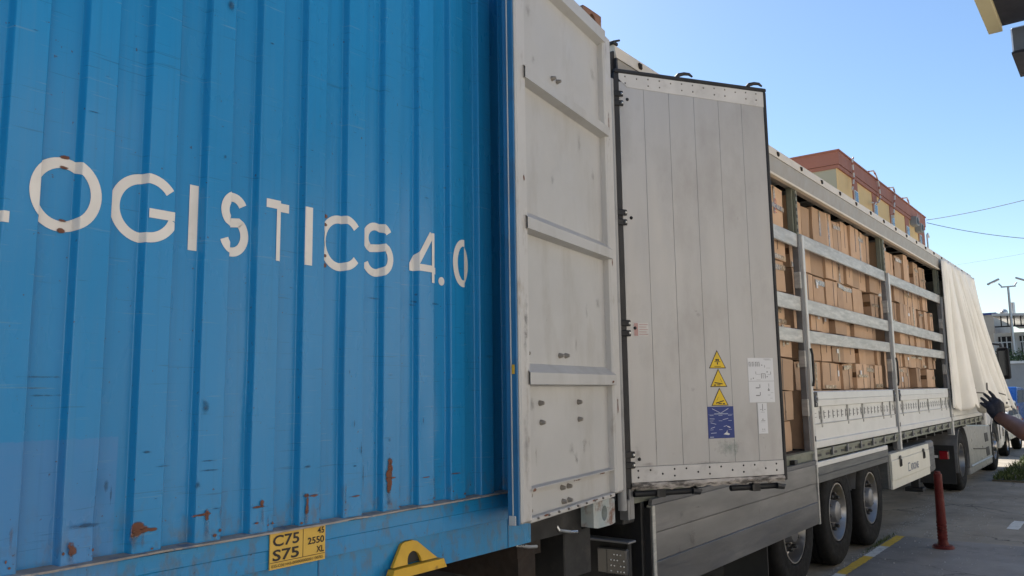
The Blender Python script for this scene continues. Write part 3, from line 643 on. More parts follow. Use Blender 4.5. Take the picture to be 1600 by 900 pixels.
for x, z, wx, wz in ((1.10, 1.36, .05, .02), (.60, 1.352, .12, .012), (.30, 1.355, .10, .010), (.95, 1.232, .1, .012), (.40, 1.232, .12, .012), (.085, 2.5, .02, .10), (.075, 3.3, .015, .2), (.16, 1.83, .05, .02), (1.13, 2.75, .02, .05), (.07, 1.7, .02, .12)):
    stain('rust_patch', 'rust_stain', x, z, wx, wz, -.0415 if (x > 1.1 or x < .12) else (-.032 if z < 1.36 else -.054), door, DM)
for i in range(13):
    x, z = random.uniform(.2, 1.05), random.choice((random.uniform(1.42, 1.75), random.uniform(1.95, 2.45), random.uniform(2.65, 3.15), random.uniform(3.35, 3.7)))
    stain('grime_patch', 'grime', x, z, random.uniform(.02, .09), random.uniform(.02, .14), -.002-.0001*i, door, DM)

# ---------------------------------------------------------------- container chassis (dark, under the container)
ch = thing('container_chassis', (-2.9, 3.6, 0), 'dark steel chassis trailer carrying the blue container', 'trailer')
for y in (3.05, 4.05): bx('main_beam', 'dark_steel', ch, -9.6, 3.72, y, y+.14, .70, 1.04, .006)
for x in (-9.5, -6.2, -3, 0.2): bx('cross_bolster', 'dark_steel', ch, x, x+.2, 2.44, 4.8, .90, 1.05, .006)
b = MB(); b.box(3.17, 3.36, 2.44, 4.80, .985, 1.050); b.box(3.2, 3.34, 2.46, 4.78, .86, .985); b.build('rear_bolster', 'rust_steel', ch)
bx('end_beam', 'dark_steel', ch, 3.60, 3.86, 2.46, 4.74, .80, 1.045, .006)
for x, z in ((3.16, 1.085), (3.52, 1.105)):
    b = MB(); b.tube([(x, 2.47, z+.03), (x-.03, 2.44, z+.005), (x-.02, 2.42, z-.03), (x+.05, 2.40, z-.045), (x+.10, 2.39, z-.05)], .008, 8); b.box(x-.03, x+.03, 2.44, 2.50, z-.03, z+.04)
    b.build('twistlock_handle', 'alu_bright', ch)
bx('side_guard', 'alu_dirty', ch, -7.5, -4.2, 2.46, 2.49, .55, .68, .004)

# ---------------------------------------------------------------- wheels
def make_wheel(parent, x, y, r=.53, kind='trailer', wdt=.37):
    """outer face at y, facing the viewer; tyre > rim, hub, nuts"""
    c = (x, y, r); k = r/.53
    b = MB()
    prof = [(.292, .035), (.305, .012), (.34, .004), (.36, .012), (.43, .0), (.485, .010), (.515, .030), (.528, .060)]
    for g in (.11, .185, .26): prof += [(.53, g-.010), (.518, g-.008), (.518, g+.008), (.53, g+.010)]
    prof += [(.528, wdt-.06), (.515, wdt-.03), (.485, wdt-.01), (.43, wdt), (.34, wdt-.01), (.292, wdt-.035)]
    b.lathe([(a*k, h) for a, h in prof], c, 'y', 48, True)
    ty = b.build('wheel', 'tyre', parent, smooth=R(35))
    b = MB()
    if kind == 'trailer':      # deep bowl, flat disc
        rp = [(.292, .036), (.286, .014), (.276, .014), (.268, .04), (.255, .08), (.243, .115), (.225, .125), (.19, .125), (.12, .121), (.119, .2)]
        disc = .125; hub = [(.122, .130), (.112, .045), (.100, .015), (.07, .004), (.0005, .0)]; nr, nl = .172, .095
    elif kind == 'drive':      # deep dish
        rp = [(.292, .036), (.286, .014), (.276, .014), (.270, .05), (.262, .12), (.25, .17), (.22, .19), (.12, .20), (.1, .3)]
        disc = .19; hub = [(.118, .2), (.11, .09), (.10, .07), (.06, .06), (.0005, .06)]; nr, nl = .168, .035
    else:                      # front, disc near the face
        rp = [(.292, .036), (.286, .014), (.276, .014), (.268, .05), (.25, .06), (.21, .035), (.19, .030), (.13, .030), (.12, .08)]
        disc = .030; hub = [(.12, .03), (.11, -.01), (.095, -.03), (.06, -.036), (.0005, -.036)]; nr, nl = .165, .03
    b.lathe([(a*k, h) for a, h in rp], c, 'y', 40); b.build('rim', 'rim', ty, smooth=R(30))
    b = MB(); b.lathe([(a*k, h) for a, h in hub], c, 'y', 24); b.build('hub', 'alu_dirty' if kind != 'front' else 'rim', ty, smooth=R(35))
    for i in range(10):
        a = 2*PI*i/10+.15; px, pz = x+nr*k*math.cos(a), r+nr*k*math.sin(a)
        b = MB(); b.lathe([(.023, y+disc+.002), (.023, y+disc-nl*.45), (.018, y+disc-nl*.5), (.018, y+disc-nl*.92), (.010, y+disc-nl), (.0005, y+disc-nl)], (px, 0, pz), 'y', 8)
        b.build('wheel_nut', 'nut' if kind != 'front' else 'rim', ty, smooth=R(40))
    return ty
def far_wheel(parent, x, y, r=.53, wdt=.37):
    b = MB(); k = r/.53
    b.lathe([(a*k, h) for a, h in [(.10, .12), (.292, .10), (.292, .03), (.43, .0), (.515, .03), (.53, .07), (.53, wdt-.07), (.515, wdt-.03), (.43, wdt), (.292, wdt-.03), (.25, wdt-.15), (.1, wdt-.12)]], (x, y, r), 'y', 32, True)
    return b.build('wheel', 'tyre', parent, smooth=R(35))
wl = make_wheel(ch, -5.2, 2.52)
for d in (1.31, 2.62): deep_copy(wl, (d, 0, 0), ch)
for d in (0, 1.31, 2.62): far_wheel(ch, -5.2+d, 4.28)

# ---------------------------------------------------------------- curtain-side trailer
TY = 2.50
TR0, TR1 = 4.32, 18.30
tr = thing('curtain_trailer', (11.2, 3.78, 0), 'white curtain-side semi-trailer standing open, loaded with brown cartons', 'trailer')
P1, P2, P3 = (7.74, 7.885), (11.17, 11.33), (14.90, 15.05)
bx('floor', 'rust_steel', tr, TR0+.02, TR1-.05, TY+.06, TY+2.5, 1.12, 1.198)
for y in (3.2, 4.3): bx('main_beam', 'dark_steel', tr, TR0+.1, 17.9, y, y+.13, .80, 1.115, .006)
for i in range(22): x = 4.7+i*.62; bx('cross_member', 'dark_steel', tr, x, x+.06, TY+.08, TY+2.46, 1.02, 1.118)
# roof with its bows
b = MB(); vs = []; fs = []; n = 60
for i in range(n+1):
    x = TR0+(TR1-TR0)*i/n; s_ = .008*math.cos(i*PI)
    vs += [(x, TY+.1, 3.985), (x, TY+1.28, 4.005+s_), (x, TY+2.46, 3.985), (x, TY+.1, 3.975), (x, TY+1.28, 3.995+s_), (x, TY+2.46, 3.975)]
    if i:
        k = 6*i; fs += [(k-6, k, k+1, k-5), (k-5, k+1, k+2, k-4), (k-3, k+3, k+4, k-2), (k-2, k+4, k+5, k-1)]
b.add(vs, fs); b.build('roof_cover', 'roof_sheet', tr, recalc=False)
for i in range(22):
    x = 4.6+i*.62; bx('roof_bow', 'dark_steel', tr, x, x+.05, TY+.12, TY+2.44, 3.86, 3.93, .005)
# near roof rail: grey band with a cream sloping top strip and a pale lower lip
b = MB(); b.prism([(TY-.012, 3.752), (TY-.03, 3.905), (TY+.10, 3.915), (TY+.10, 3.752)], TR0, TR1, 'x'); b.build('roof_rail', 'grey_rail', tr)
b = MB(); b.prism([(TY-.036, 3.908), (TY-.024, 3.994), (TY-.012, 4.002), (TY+.12, 4.010), (TY+.12, 3.918)], TR0, TR1, 'x'); b.build('rail_top_strip', 'cream_rail', tr)
b = MB(); b.prism([(TY-.030, 3.728), (TY-.030, 3.750), (TY+.02, 3.750), (TY+.02, 3.728)], TR0, TR1, 'x'); b.build('rail_lip', 'cream_rail', tr, .003)
for i in range(21):
    x = 4.62+i*.66; b = MB(); b.box(x, x+.04, TY-.044, TY-.004, 3.93, 3.972); b.build('rail_stud', 'rust_steel', tr, .006)
b = MB(); b.prism([(TY+2.46, 3.74), (TY+2.56, 3.74), (TY+2.56, 4.0), (TY+2.46, 4.0)], TR0, TR1, 'x'); b.build('roof_rail', 'grey_rail', tr)
# far side: closed curtain
b = MB(); vs = []; fs = []; n = 120
for i in range(n+1):
    x = TR0+.1+(TR1-TR0-.2)*i/n; y = TY+2.53+.012*math.sin(i*.9)
    vs += [(x, y, 1.0), (x, y, 3.95)]
    if i: k = 2*i; fs.append((k-2, k, k+1, k-1))
b.add(vs, fs); b.build('far_curtain', 'curtain', tr, recalc=False)
bx('front_wall', 'board_white', tr, TR1-.06, TR1, TY+.02, TY+2.53, 1.1, 3.97, .006)
# rear frame
bx('rear_post', 'alu_dirty', tr, TR0+.01, TR0+.11, TY+.02, TY+.13, 1.0, 3.90, .006)
bx('rear_post', 'alu_dirty', tr, TR0+.01, TR0+.11, TY+2.40, TY+2.52, 1.0, 3.90, .006)
bx('rear_header', 'cream_rail', tr, TR0+.01, TR0+.14, TY+.14, TY+2.39, 3.78, 3.965, .006)
bx('rear_sill', 'dark_steel', tr, TR0+.0, TR0+.14, TY+.02, TY+2.52, .98, 1.12, .006)
b = MB(); b.box(TR0-.02, TR0+.04, TY-.03, TY+.06, 4.0, 4.02); b.tube([(TR0-.01, TY-.02, 4.015), (TR0+.05, TY-.035, 4.04)], .008, 8); b.build('corner_fitting', 'rubber', tr, .004)
b = MB(); b.prism([(TR0-.05, 3.70), (TR0+.02, 3.74), (TR0+.02, 3.97), (TR0-.05, 3.93)], TY-.02, TY+.04, 'y'); b.build('corner_cover', 'rubber', tr, .006)
b = MB(); b.tube([(4.245, TY-.022, 1.08), (4.245, TY-.022, 3.74)], .026, 14); b.build('door_pole', 'pole_grey', tr, smooth=R(40))
b = MB(); b.box(TR0-.012, TR0+.008, TY-.04, TY+.06, 1.09, 3.90); b.build('rear_seal', 'rubber', tr)
b = MB(); b.box(TR0-.055, TR0-.03, TY-.05, TY+.01, 1.02, 1.14); b.box(TR0-.03, TR0+.02, TY-.05, TY-.03, 1.02, 1.30); b.build('pole_bracket', 'alu_dirty', tr, .004)
# rear lamp panel and bumper
bx('rear_panel', 'dark_steel', tr, TR0+.02, TR0+.06, TY-.0, TY+2.5, .60, .875, .008)
bx('panel_flange', 'alu_dirty', tr, TR0-.03, TR0+.06, TY-.03, TY+2.5, .878, .892, .003)
lc = bx('lamp_cluster', 'clear_lamp', tr, TR0-.02, TR0+.018, TY-.005, TY+.20, .69, .845, .008)
bx('lamp_lens', 'clear_lamp', lc, TR0-.024, TR0-.0205, TY+.13, TY+.19, .70, .835)
for i in range(5):
    for j in range(4):
        if (i+j) % 4 == 3: continue
        b = MB(); b.ball((TR0-.021, TY+.012+i*.022, .712+j*.032), .0045, 8, 5); b.build('lamp_led', 'led', lc)
bx('light_block_panel', 'dark_steel', tr, TR0+.18, TR0+.22, TY-.005, TY+2.5, .48, 1.10, .006)  # added dark panel, keeps sunlit ground from showing under the trailer
bx('bumper', 'dark_steel', tr, TR0+.05, TR0+.15, TY+.1, TY+2.4, .45, .56, .01)
bx('mud_flap', 'rubber', tr, 6.72, 6.735, TY+.06, TY+.45, .2, .95)
# posts between the bays
for (a, c_) in (P1, P2, P3):
    b = MB(); b.box(a+.05, c_-.02, TY+.03, TY+.09, 3.22, 3.76); b.box(a+.07, c_-.03, TY+.0, TY+.03, 3.22, 3.72); po = b.build('side_post', 'olive_rail', tr, .006)
    b = MB(); b.box(c_-.058, c_, TY-.035, TY+.06, .985, 3.27); pf = b.build('post_flange', 'alu_flange', po, .006)
    b = MB(); b.box(a+.065, c_-.060, TY+.0, TY+.06, 1.0, 3.27); b.build('post_side', 'alu_dirty', po, .004)
    for z in (1.52, 1.98, 2.74): bx('slat_holder', 'alu', po, a+.03, a+.065, TY-.012, TY+.05, z, z+.16, .004)
    b = MB(); b.tube([(c_-.03, TY-.045, 1.80), (c_-.03, TY-.055, 1.86), (c_-.03, TY-.055, 2.10), (c_-.03, TY-.045, 2.16)], .012, 8); b.build('post_lever', 'dark_steel', po)
    for i in range(6): b = MB(); b.box(c_-.075, c_-.055, TY-.003, TY+.0, 3.30+i*.07, 3.33+i*.07); b.build('post_slot', 'rubber', po)
    bx('post_lock', 'rubber', po, c_-.040, c_-.020, TY-.039, TY-.034, 1.28, 1.33)
bays = [(TR0+.14, P1[0]+.04), (P1[1]+.004, P2[0]+.04), (P2[1]+.004, P3[0]+.04)]
SLZ = [(3.150, 3.285), (2.510, 2.650), (2.225, 2.350)]
for (x0, x1) in bays:
    for z0, z1 in SLZ:
        b = MB(); j = [random.uniform(-.012, .012) for _ in range(2)]
        b.add([(x0, TY+.0, z0+j[0]), (x1, TY+.0, z0+j[1]), (x1, TY+.026, z0+j[1]), (x0, TY+.026, z0+j[0]), (x0, TY+.0, z1+j[0]), (x1, TY+.0, z1+j[1]), (x1, TY+.026, z1+j[1]), (x0, TY+.026, z1+j[0])],
              [(0, 1, 2, 3), (4, 7, 6, 5), (0, 4, 5, 1), (1, 5, 6, 2), (2, 6, 7, 3), (3, 7, 4, 0)])
        b.build('side_slat', 'alu', tr, .005)
# raised sideboards of the second, third and front bay
def sideboard(x0, x1, full=True):
    sb = MB(); sb.prism([(TY-.005, 1.205), (TY-.022, 1.215), (TY-.022, 1.275), (TY-.004, 1.283), (TY-.004, 1.43), (TY-.016, 1.438), (TY+.004, 1.442), (TY+.004, 1.60), (TY-.022, 1.606), (TY-.026, 1.665), (TY-.020, 1.670), (TY-.026, 1.675), (TY-.022, 1.742), (TY-.01, 1.752), (TY+.022, 1.752), (TY+.022, 1.205)], x0, x1, 'x')
    o = sb.build('sideboard', 'board_white', tr)
    L = x1-x0
    for f_ in (.085, .36, .54, .815, .925)[:5 if full else 2]:
        x = x0+L*f_; bx('board_rib', 'alu', o, x, x+.028, TY-.012, TY+.003, 1.40, 1.603, .003)
    k = int(L/.15)
    for i in range(k):
        x = x0+.09+i*.15
        b = MB(); b.box(x, x+.008, TY-.001, TY+.003, 1.48, 1.56); b.box(x+.009, x+.06, TY-.0005, TY+.003, 1.536, 1.542); b.box(x+.009, x+.06, TY-.0005, TY+.003, 1.498, 1.504); b.build('lashing_slot', 'mudguard', o)
    for x in (x0+.015, x1-.125):
        b = MB(); b.box(x, x+.11, TY-.031, TY-.024, 1.60, 1.745); q = b.build('board_lock', 'dark_steel', o, .004)
        b = MB(); b.lathe([(.034, TY-.042), (.038, TY-.031), (.022, TY-.031), (.018, TY-.04)], (x+.055, 0, 1.675), 'y', 12, True); b.box(x+.02, x+.05, TY-.040, TY-.0315, 1.61, 1.64); b.build('lock_ring', 'alu_dirty', q)
    return o
sideboard(bays[1][0], bays[1][1]); sideboard(bays[2][0], bays[2][1]); sideboard(P3[1]+.004, TR1-.07)
# lowered sideboard of the rear bay, hanging down: three aluminium planks
ls = MB(); lx0, lx1 = 4.56, 7.80
ls.prism([(TY-.045, 1.075), (TY-.052, 1.110), (TY-.03, 1.112), (TY-.02, 1.075)], lx0, lx1, 'x'); lsb = ls.build('lowered_sideboard', 'alu_dirty', tr)
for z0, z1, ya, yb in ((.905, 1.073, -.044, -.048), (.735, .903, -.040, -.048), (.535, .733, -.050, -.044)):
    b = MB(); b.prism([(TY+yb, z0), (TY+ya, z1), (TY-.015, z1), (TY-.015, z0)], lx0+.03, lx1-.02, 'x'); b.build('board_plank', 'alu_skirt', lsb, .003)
bx('board_end', 'alu', lsb, lx0-.005, lx0+.028, TY-.056, TY-.01, .53, 1.072, .004)
bx('board_end', 'alu', lsb, lx1-.018, lx1+.006, TY-.056, TY-.01, .53, 1.072, .004)
bx('board_end_seal', 'rubber', lsb, lx0-.024, lx0-.0055, TY-.045, TY+.02, .52, 1.06)
for x, z, wx, wz in ((4.95, .97, .1, .08), (5.2, .99, .14, .02), (5.1, .8, .12, .2), (4.9, .76, .04, .12), (5.6, .65, .03, .05), (6.3, .83, .03, .06), (5.9, .9, .1, .03)):
    stain('grime_patch', 'grime', x, z, wx, wz, TY-.0555, lsb)
for x in (5.2, 6.2, 7.2): bx('board_hinge', 'dark_steel', lsb, x, x+.08, TY-.05, TY-.0, 1.113, 1.15, .004)
# outer rave rail with slots, clamps hanging from it
rv = MB(); rv.prism([(TY-.004, 1.098), (TY-.004, 1.17), (TY-.02, 1.174), (TY-.02, 1.196), (TY+.05, 1.196), (TY+.05, 1.098)], 4.42, TR1-.02, 'x'); rvo = rv.build('rave_rail', 'olive_rail', tr)
for i in range(40):
    x = 7.98+i*.26
    if any(a-.05 < x < c_+.02 for a, c_ in (P1, P2, P3)): continue
    bx('rail_slot', 'rubber', rvo, x, x+.12, TY-.0065, TY-.0045, 1.128, 1.152)
    if i % 2: bx('rail_clamp', 'alu_dirty', rvo, x+.15, x+.18, TY-.034, TY-.008, 1.12, 1.20, .003)
# valance over the wheels
bx('valance_strip', 'board_white', tr, 7.90, 10.62, TY-.022, TY+.03, 1.032, 1.082, .004)
b = MB(); b.prism([(TY-.012, .885), (TY-.016, .95), (TY-.008, .955), (TY-.016, .96), (TY-.014, 1.029), (TY+.02, 1.029), (TY+.02, .885)], 7.88, 10.66, 'x'); b.build('valance', 'valance', tr)
for x in (7.36, 8.67, 9.95):
    b = MB(); pts = []; n = 14
    for i in range(n+1):
        a = R(15+150*i/n); pts.append((x+.59*math.cos(a), .53+.59*math.sin(a)))
    vs = []; fs = []
    for i, p in enumerate(pts):
        vs += [(p[0], TY+.05, min(p[1], 1.0)), (p[0], TY+.5, min(p[1], 1.0))]
        if i: fs.append((2*i-2, 2*i, 2*i+1, 2*i-1))
    b.add(vs, fs); b.build('wheel_arch', 'mudguard', tr, recalc=False)
    b = MB(); b.tube([(x, TY+.2, .53), (x, TY+2.3, .53)], .065, 12); b.build('axle', 'dark_steel', tr)
tw = make_wheel(tr, 7.36, 2.525)
deep_copy(tw, (1.31, 0, 0), tr); deep_copy(tw, (2.59, 0, 0), tr)
for x in (7.36, 8.67, 9.95): far_wheel(tr, x, 4.62)
# tool box with its maker's lettering
tb0, tb1, tz0, tz1 = 10.78, 13.02, .535, .965
tbx = bx('tool_box', 'valance', tr, tb0-.06, tb1+.01, TY+.012, TY+.50, tz0+.01, tz1+.02, .01)
for z0, z1, yy in ((tz0, tz0+.10, 0), (tz0+.1015, tz0+.345, -.006), (tz0+.3465, tz1, 0)):
    b = MB(); b.prism([(TY-.012+yy, z0+.004), (TY-.012+yy, z1-.004), (TY-.006+yy, z1), (TY+.010, z1), (TY+.010, z0), (TY-.006+yy, z0)], tb0, tb1, 'x'); b.build('box_plank', 'toolbox', tbx)
for x in (tb0+.42, tb1-.42):
    b = MB(); b.box(x-.025, x+.045, TY-.034, TY-.019, tz0+.245, tz0+.385); lt_ = b.build('latch', 'nut', tbx, .012)
    bx('latch_handle', 'dark_steel', lt_, x-.005, x+.025, TY-.044, TY-.0345, tz0+.255, tz0+.34, .004)
fy = TY-.0195
flat_text('box_lettering', 'KRONE', 'logo', tbx, tb0+1.02, fy, tz0+.155, .085, .46, bold=.035)
lg = MB()
lg.prism([(tb0+.86, tz0+.15), (tb0+.98, tz0+.15), (tb0+.98, tz0+.163), (tb0+.875, tz0+.163), (tb0+.875, tz0+.245), (tb0+.975, tz0+.245), (tb0+.975, tz0+.258), (tb0+.86, tz0+.258)], fy-.001, fy+.001, 'y'); lg.build('box_emblem', 'logo', tbx)
eb = bx('extinguisher_box', 'mudguard', tr, 13.05, 13.52, TY+.01, TY+.40, .53, .99, .03)
bx('box_lid', 'valance', eb, 13.10, 13.47, TY+.0, TY+.009, .57, .90, .01)
for y in (TY+.35, TY+2.0):
    b = MB(); b.box(14.0, 14.12, y, y+.12, .22, 1.0); b.box(13.95, 14.17, y-.06, y+.2, .16, .22); b.build('landing_leg', 'dark_steel', tr, .006)
b = MB(); b.tube([(13.1, TY+.5, .6), (13.1, TY+1.9, .6)], .22, 20); b.build('air_tank', 'dark_steel', tr, smooth=R(40))
# curtain, drawn forward and bunched over the front bay, its hem pulled outwards
NX, NZ = 260, 48
CREASE = [(.09, .13, .10, .010, .022), (.20, .30, .24, .013, .024), (.25, .37, .10, .008, .016), (.33, .43, .16, .010, .030), (.39, .55, .28, .012, .022), (.46, .585, .09, .008, .02), (.53, .66, .14, .010, .028), (.60, .76, .24, .012, .022), (.72, .82, .15, .012, .026), (.80, .87, .08, .01, .02), (.88, .94, .15, .012, .020)]
vs = []; fs = []
for j in range(NZ+1):
    t = j/NZ
    for i in range(NX+1):
        a = i/NX
        hem = 1.40-.10*a+.030*math.sin(a*41+.5)+.022*math.sin(a*73)+.07*(1 if (int(a*5.0) % 2) else 0)
        z = 3.90+(hem-3.90)*t
        lean = a+.10*t*a
        x = 14.93+3.42*(lean*.93+.035*math.sin(2*PI*a*1.5)*t)
        cr = 0.
        for (a0, a1, dp, w0, w1) in CREASE:
            c_ = a0+(a1-a0)*(t**.9); ww = w0+(w1-w0)*t; q = (a-c_)/ww
            cr += dp*(.35+.65*min(1, 2.2*t*(1.25-.55*t)))*math.exp(-q*q)-.35*dp*t*math.exp(-((a-c_-2.0*ww)/(1.3*ww))**2)
        und = .035*math.sin(2*PI*(2.3*a+.1))*t+.012*math.sin(2*PI*(11*a+.5*t))*(1-t)**1.5
        y = TY-.10-.47*(a**1.5)*(t**1.25)-.16*math.sin(PI*min(1, a*1.05))*(t**.6)+cr+und
        if a < .045:                      # rolled leading edge
            q = a/.045; y = TY-.06-.045*math.sin(PI*q); x = 14.93+.12*q
        vs.append((x, y, z))
for j in range(NZ):
    for i in range(NX): k = j*(NX+1)+i; fs.append((k, k+1, k+NX+2, k+NX+1))
b = MB(); b.add(vs, fs); cu = b.build('curtain', 'curtain', tr, recalc=False, smooth=R(60))
md = cu.modifiers.new('thick', 'SOLIDIFY'); md.thickness = .004
def cpt(a, dz):
    i = int(a*NX); p = Vector(vs[NZ*(NX+1)+i]); q = Vector(vs[(NZ-8)*(NX+1)+i]); return p+(q-p).normalized()*dz
for a in (.13, .36, .52, .70, .90):
    p = cpt(a, .07); b = MB(); b.lathe([(.0005, -.012), (.022, -.012), (.026, .012), (.0005, .012)], (p.x, p.y-.008, p.z), 'y', 12); b.build('eyelet', 'strap', cu)
for a0 in (.26, .46, .64, .82):
    pts = []
    for k in range(9):
        q = k/8; p = cpt(min(.99, a0+.13*q), .33-.08*q-.07*math.sin(PI*q)); pts.append((p.x, p.y-.02, p.z))
    p = cpt(a0, .45); b = MB(); b.tube([(p.x, p.y-.015, p.z)]+pts, .011, 6); b.build('strap', 'strap', cu)

# near rear door, swung out, its face with stickers towards the viewer
TH0, TE = Vector((4.30, 2.45, 0)), Vector((5.234, 1.855, 0))
u = (TE-TH0).normalized(); nn = Vector((u.y, -u.x, 0))
if nn.dot(Vector((0, -1, 0))) < 0: nn = -nn
TM = frame_matrix(TH0, u, nn)
seam = [.004, .180, .364, .552, .740, .922, 1.104]
td = bx('rear_door', 'valance', tr, .0, 1.108, .004, .030, 1.205, 3.79, 0, TM)
td['label'] = 'pale planked trailer door with warning stickers'
for i in range(6): bx('door_plank', 'door_panel', td, seam[i]+.0006, seam[i+1]-.0006, -.006, .0035, 1.328, 3.735, .0012, TM)
b = MB(TM); b.prism([(.004, 3.79), (1.104, 3.79), (1.104, 3.684), (.062, 3.702), (.004, 3.752)], -.009, -.0065, 'y'); b.build('top_band', 'door_band', td)
b = MB(TM); b.box(.004, 1.104, -.0055, .0035, 3.7365, 3.79); b.build('top_backing', 'rubber', td)
bx('bottom_band', 'door_band', td, .004, 1.104, -.009, .0035, 1.235, 1.3265, .002, TM)
for i in range(13):
    x = .05+i*.083
    for z in ((3.765,) if i % 3 == 1 else (3.772, 3.728)): hexbolt(TM, x, z, .0055, .005, -.009, 'bolt', td, 'rivet')
    hexbolt(TM, x, 1.305-.025*(i % 3 == 2), .006, .005, -.009, 'dark_steel', td, 'rivet')
    if i % 3 == 0: hexbolt(TM, x, 1.265, .006, .005, -.009, 'dark_steel', td, 'rivet')
b = MB(TM); vs2 = []; fs2 = []; n = 40
for i in range(n+1):
    x = .0+1.10*i/n; e = .006*math.sin(i*1.7)+random.uniform(-.003, .003)
    vs2 += [(x, -.016, 1.232+e*.4), (x, -.022, 1.215+e*.5), (x, -.008, 1.192+e), (x, .02, 1.196+e), (x, .02, 1.232)]
    if i: k = 5*i; fs2 += [(k-5+q, k+q, k+(q+1) % 5, k-5+(q+1) % 5) for q in range(5)]
b.add(vs2, fs2); b.build('bottom_edge', 'worn_edge', td, smooth=R(50))
b = MB(TM); b.box(-.03, 1.13, -.015, .045, 3.792, 3.818); b.build('top_seal', 'rubber', td, .006)
b = MB(TM); b.box(1.1045, 1.128, -.012, .04, 1.20, 3.791); b.build('edge_seal', 'rubber', td, .005)
b = MB(TM); b.box(-.036, .0035, -.010, .04, 1.20, 3.791); b.build('edge_seal', 'rubber', td, .005)
for x in (.50, 1.05):
    b = MB(TM); b.tube([(x-.07, 0, 3.815), (x-.05, 0, 3.835), (x-.01, 0, 3.848), (x+.03, 0, 3.85), (x+.055, 0, 3.835)], [.012, .014, .012, .010, .006], 8); b.build('lock_cam', 'rubber', td, smooth=R(50))
for z in (3.62, 2.85, 2.16, 1.37):
    b = MB(TM); b.box(-.085, -.062, -.03, .01, z-.055, z+.055); b.box(-.060, .028, -.020, -.0105, z-.05, z-.012); b.box(-.060, .028, -.020, -.0105, z+.012, z+.05); hg = b.build('hinge', 'dark_steel', td, .004)
    for dz in (-.03, .03): hexbolt(TM, .016, z+dz, .009, .008, -.0205, 'alu_bright', hg)
    hexbolt(TM, .062, z+.002, .011, .010, -.006, 'dark_steel', td)
for x0, x1 in ((.02, .43), (.70, 1.05)):
    b = MB(TM); b.tube([(x0, .0, 1.168), (x1, .0, 1.168)], .018, 10); b.box(x0+.15, x0+.20, -.03, .02, 1.145, 1.19); lb = b.build('lock_bar', 'dark_steel', td, smooth=R(40))
    b = MB(TM); b.tube([(x1-.02, -.02, 1.170), (x1+.03, -.022, 1.160), (x1+.05, -.02, 1.172)], [.02, .016, .004], 8); b.box(x0+.14, x0+.155, -.034, -.02, 1.148, 1.186); b.build('bar_handle', 'nut', lb)
# stickers
def tri_sign(cx, z0, wd, hg, kind):
    def tri(s_, y0, y1):
        c_ = z0+hg/3; return MB(TM).prism([(cx-wd/2*s_, c_-hg/3*s_), (cx+wd/2*s_, c_-hg/3*s_), (cx, c_+2*hg/3*s_)], y0, y1, 'y')
    o = tri(1, -.0075, -.0065).build('warning_sticker', 'ink', td)
    tri(.87, -.0082, -.0076).build('sticker_field', 'sign_yellow', o)
    b = MB(TM); y0, y1 = -.0088, -.0083
    if kind == 0:
        b.box(cx-.022, cx+.022, y0, y1, z0+.040, z0+.044); b.prism([(cx-.005, z0+.038), (cx+.005, z0+.038), (cx+.003, z0+.024), (cx-.003, z0+.024)], y0, y1, 'y')
        for d in (-.008, .006): b.lathe([(.0005, y0), (.007, y0), (.007, y1)], (cx+d, 0, z0+.053), 'y', 10)
        b.box(cx-.024, cx+.024, y0, y1, z0+.010, z0+.013)
    else:
        k = 1 if kind == 1 else -1
        b.prism([(cx-.030, z0+.018+.006*k), (cx+.028, z0+.022-.006*k), (cx+.028, z0+.028-.006*k), (cx-.030, z0+.025+.006*k)][::1], y0, y1, 'y')
        b.prism([(cx-.028*k-.008, z0+.008), (cx-.028*k+.008, z0+.008), (cx-.028*k+.008, z0+.0155), (cx-.028*k-.008, z0+.0155)], y0, y1, 'y')
        b.prism([(cx+.022*k, z0+.032), (cx+.024*k, z0+.032), (cx+.012*k, z0+.052), (cx+.010*k, z0+.052)], y0, y1, 'y')
        b.box(cx-.012, cx+.012, y0, y1, z0+.010, z0+.016)
    b.build('sticker_pictogram', 'ink', o)
tri_sign(.640, 1.914, .126, .116, 0); tri_sign(.643, 1.797, .126, .116, 1); tri_sign(.646, 1.680, .126, .112, 2)
o = bx('instruction_sticker', 'sign_blue', td, .551, .743, -.0075, -.0065, 1.478, 1.675, 0, TM)
b = MB(TM); y0, y1 = -.0086, -.0078
for p, q in (((.585, 1.662), (.645, 1.634)), ((.705, 1.662), (.649, 1.634)), ((.60, 1.630), (.70, 1.630)), ((.565, 1.60), (.60, 1.598)), ((.57, 1.575), (.61, 1.565)), ((.66, 1.592), (.70, 1.60)), ((.57, 1.54), (.60, 1.548)), ((.57, 1.51), (.61, 1.512)), ((.665, 1.55), (.69, 1.555))):
    d = Vector((q[0]-p[0], 0, q[1]-p[1])).normalized(); nrm = Vector((-d.z, 0, d.x))*.0016
    b.prism([(p[0]-nrm.x, p[1]-nrm.z), (q[0]-nrm.x, q[1]-nrm.z), (q[0]+nrm.x, q[1]+nrm.z), (p[0]+nrm.x, p[1]+nrm.z)], y0, y1, 'y')
for x in (.575, .64, .71):
    b.box(x-.01, x+.018, y0, y1, 1.618, 1.6205); b.box(x-.01, x+.016, y0, y1, 1.585, 1.587); b.box(x-.01, x+.014, y0, y1, 1.530, 1.532)
b.box(.562, .59, y0, y1, 1.484, 1.4885); b.box(.555, .739, y0, y1, 1.6245, 1.6255)
b.build('sticker_drawing', 'sign_line', o)
b = MB(TM); b.prism([(.66, 1.502), (.70, 1.496), (.708, 1.503), (.688, 1.512), (.690, 1.528), (.682, 1.514)], -.0094, -.0088, 'y'); b.prism([(.690, 1.548), (.712, 1.54), (.713, 1.545), (.694, 1.553)], -.0094, -.0088, 'y'); b.build('sticker_figure', 'sign_white', o)
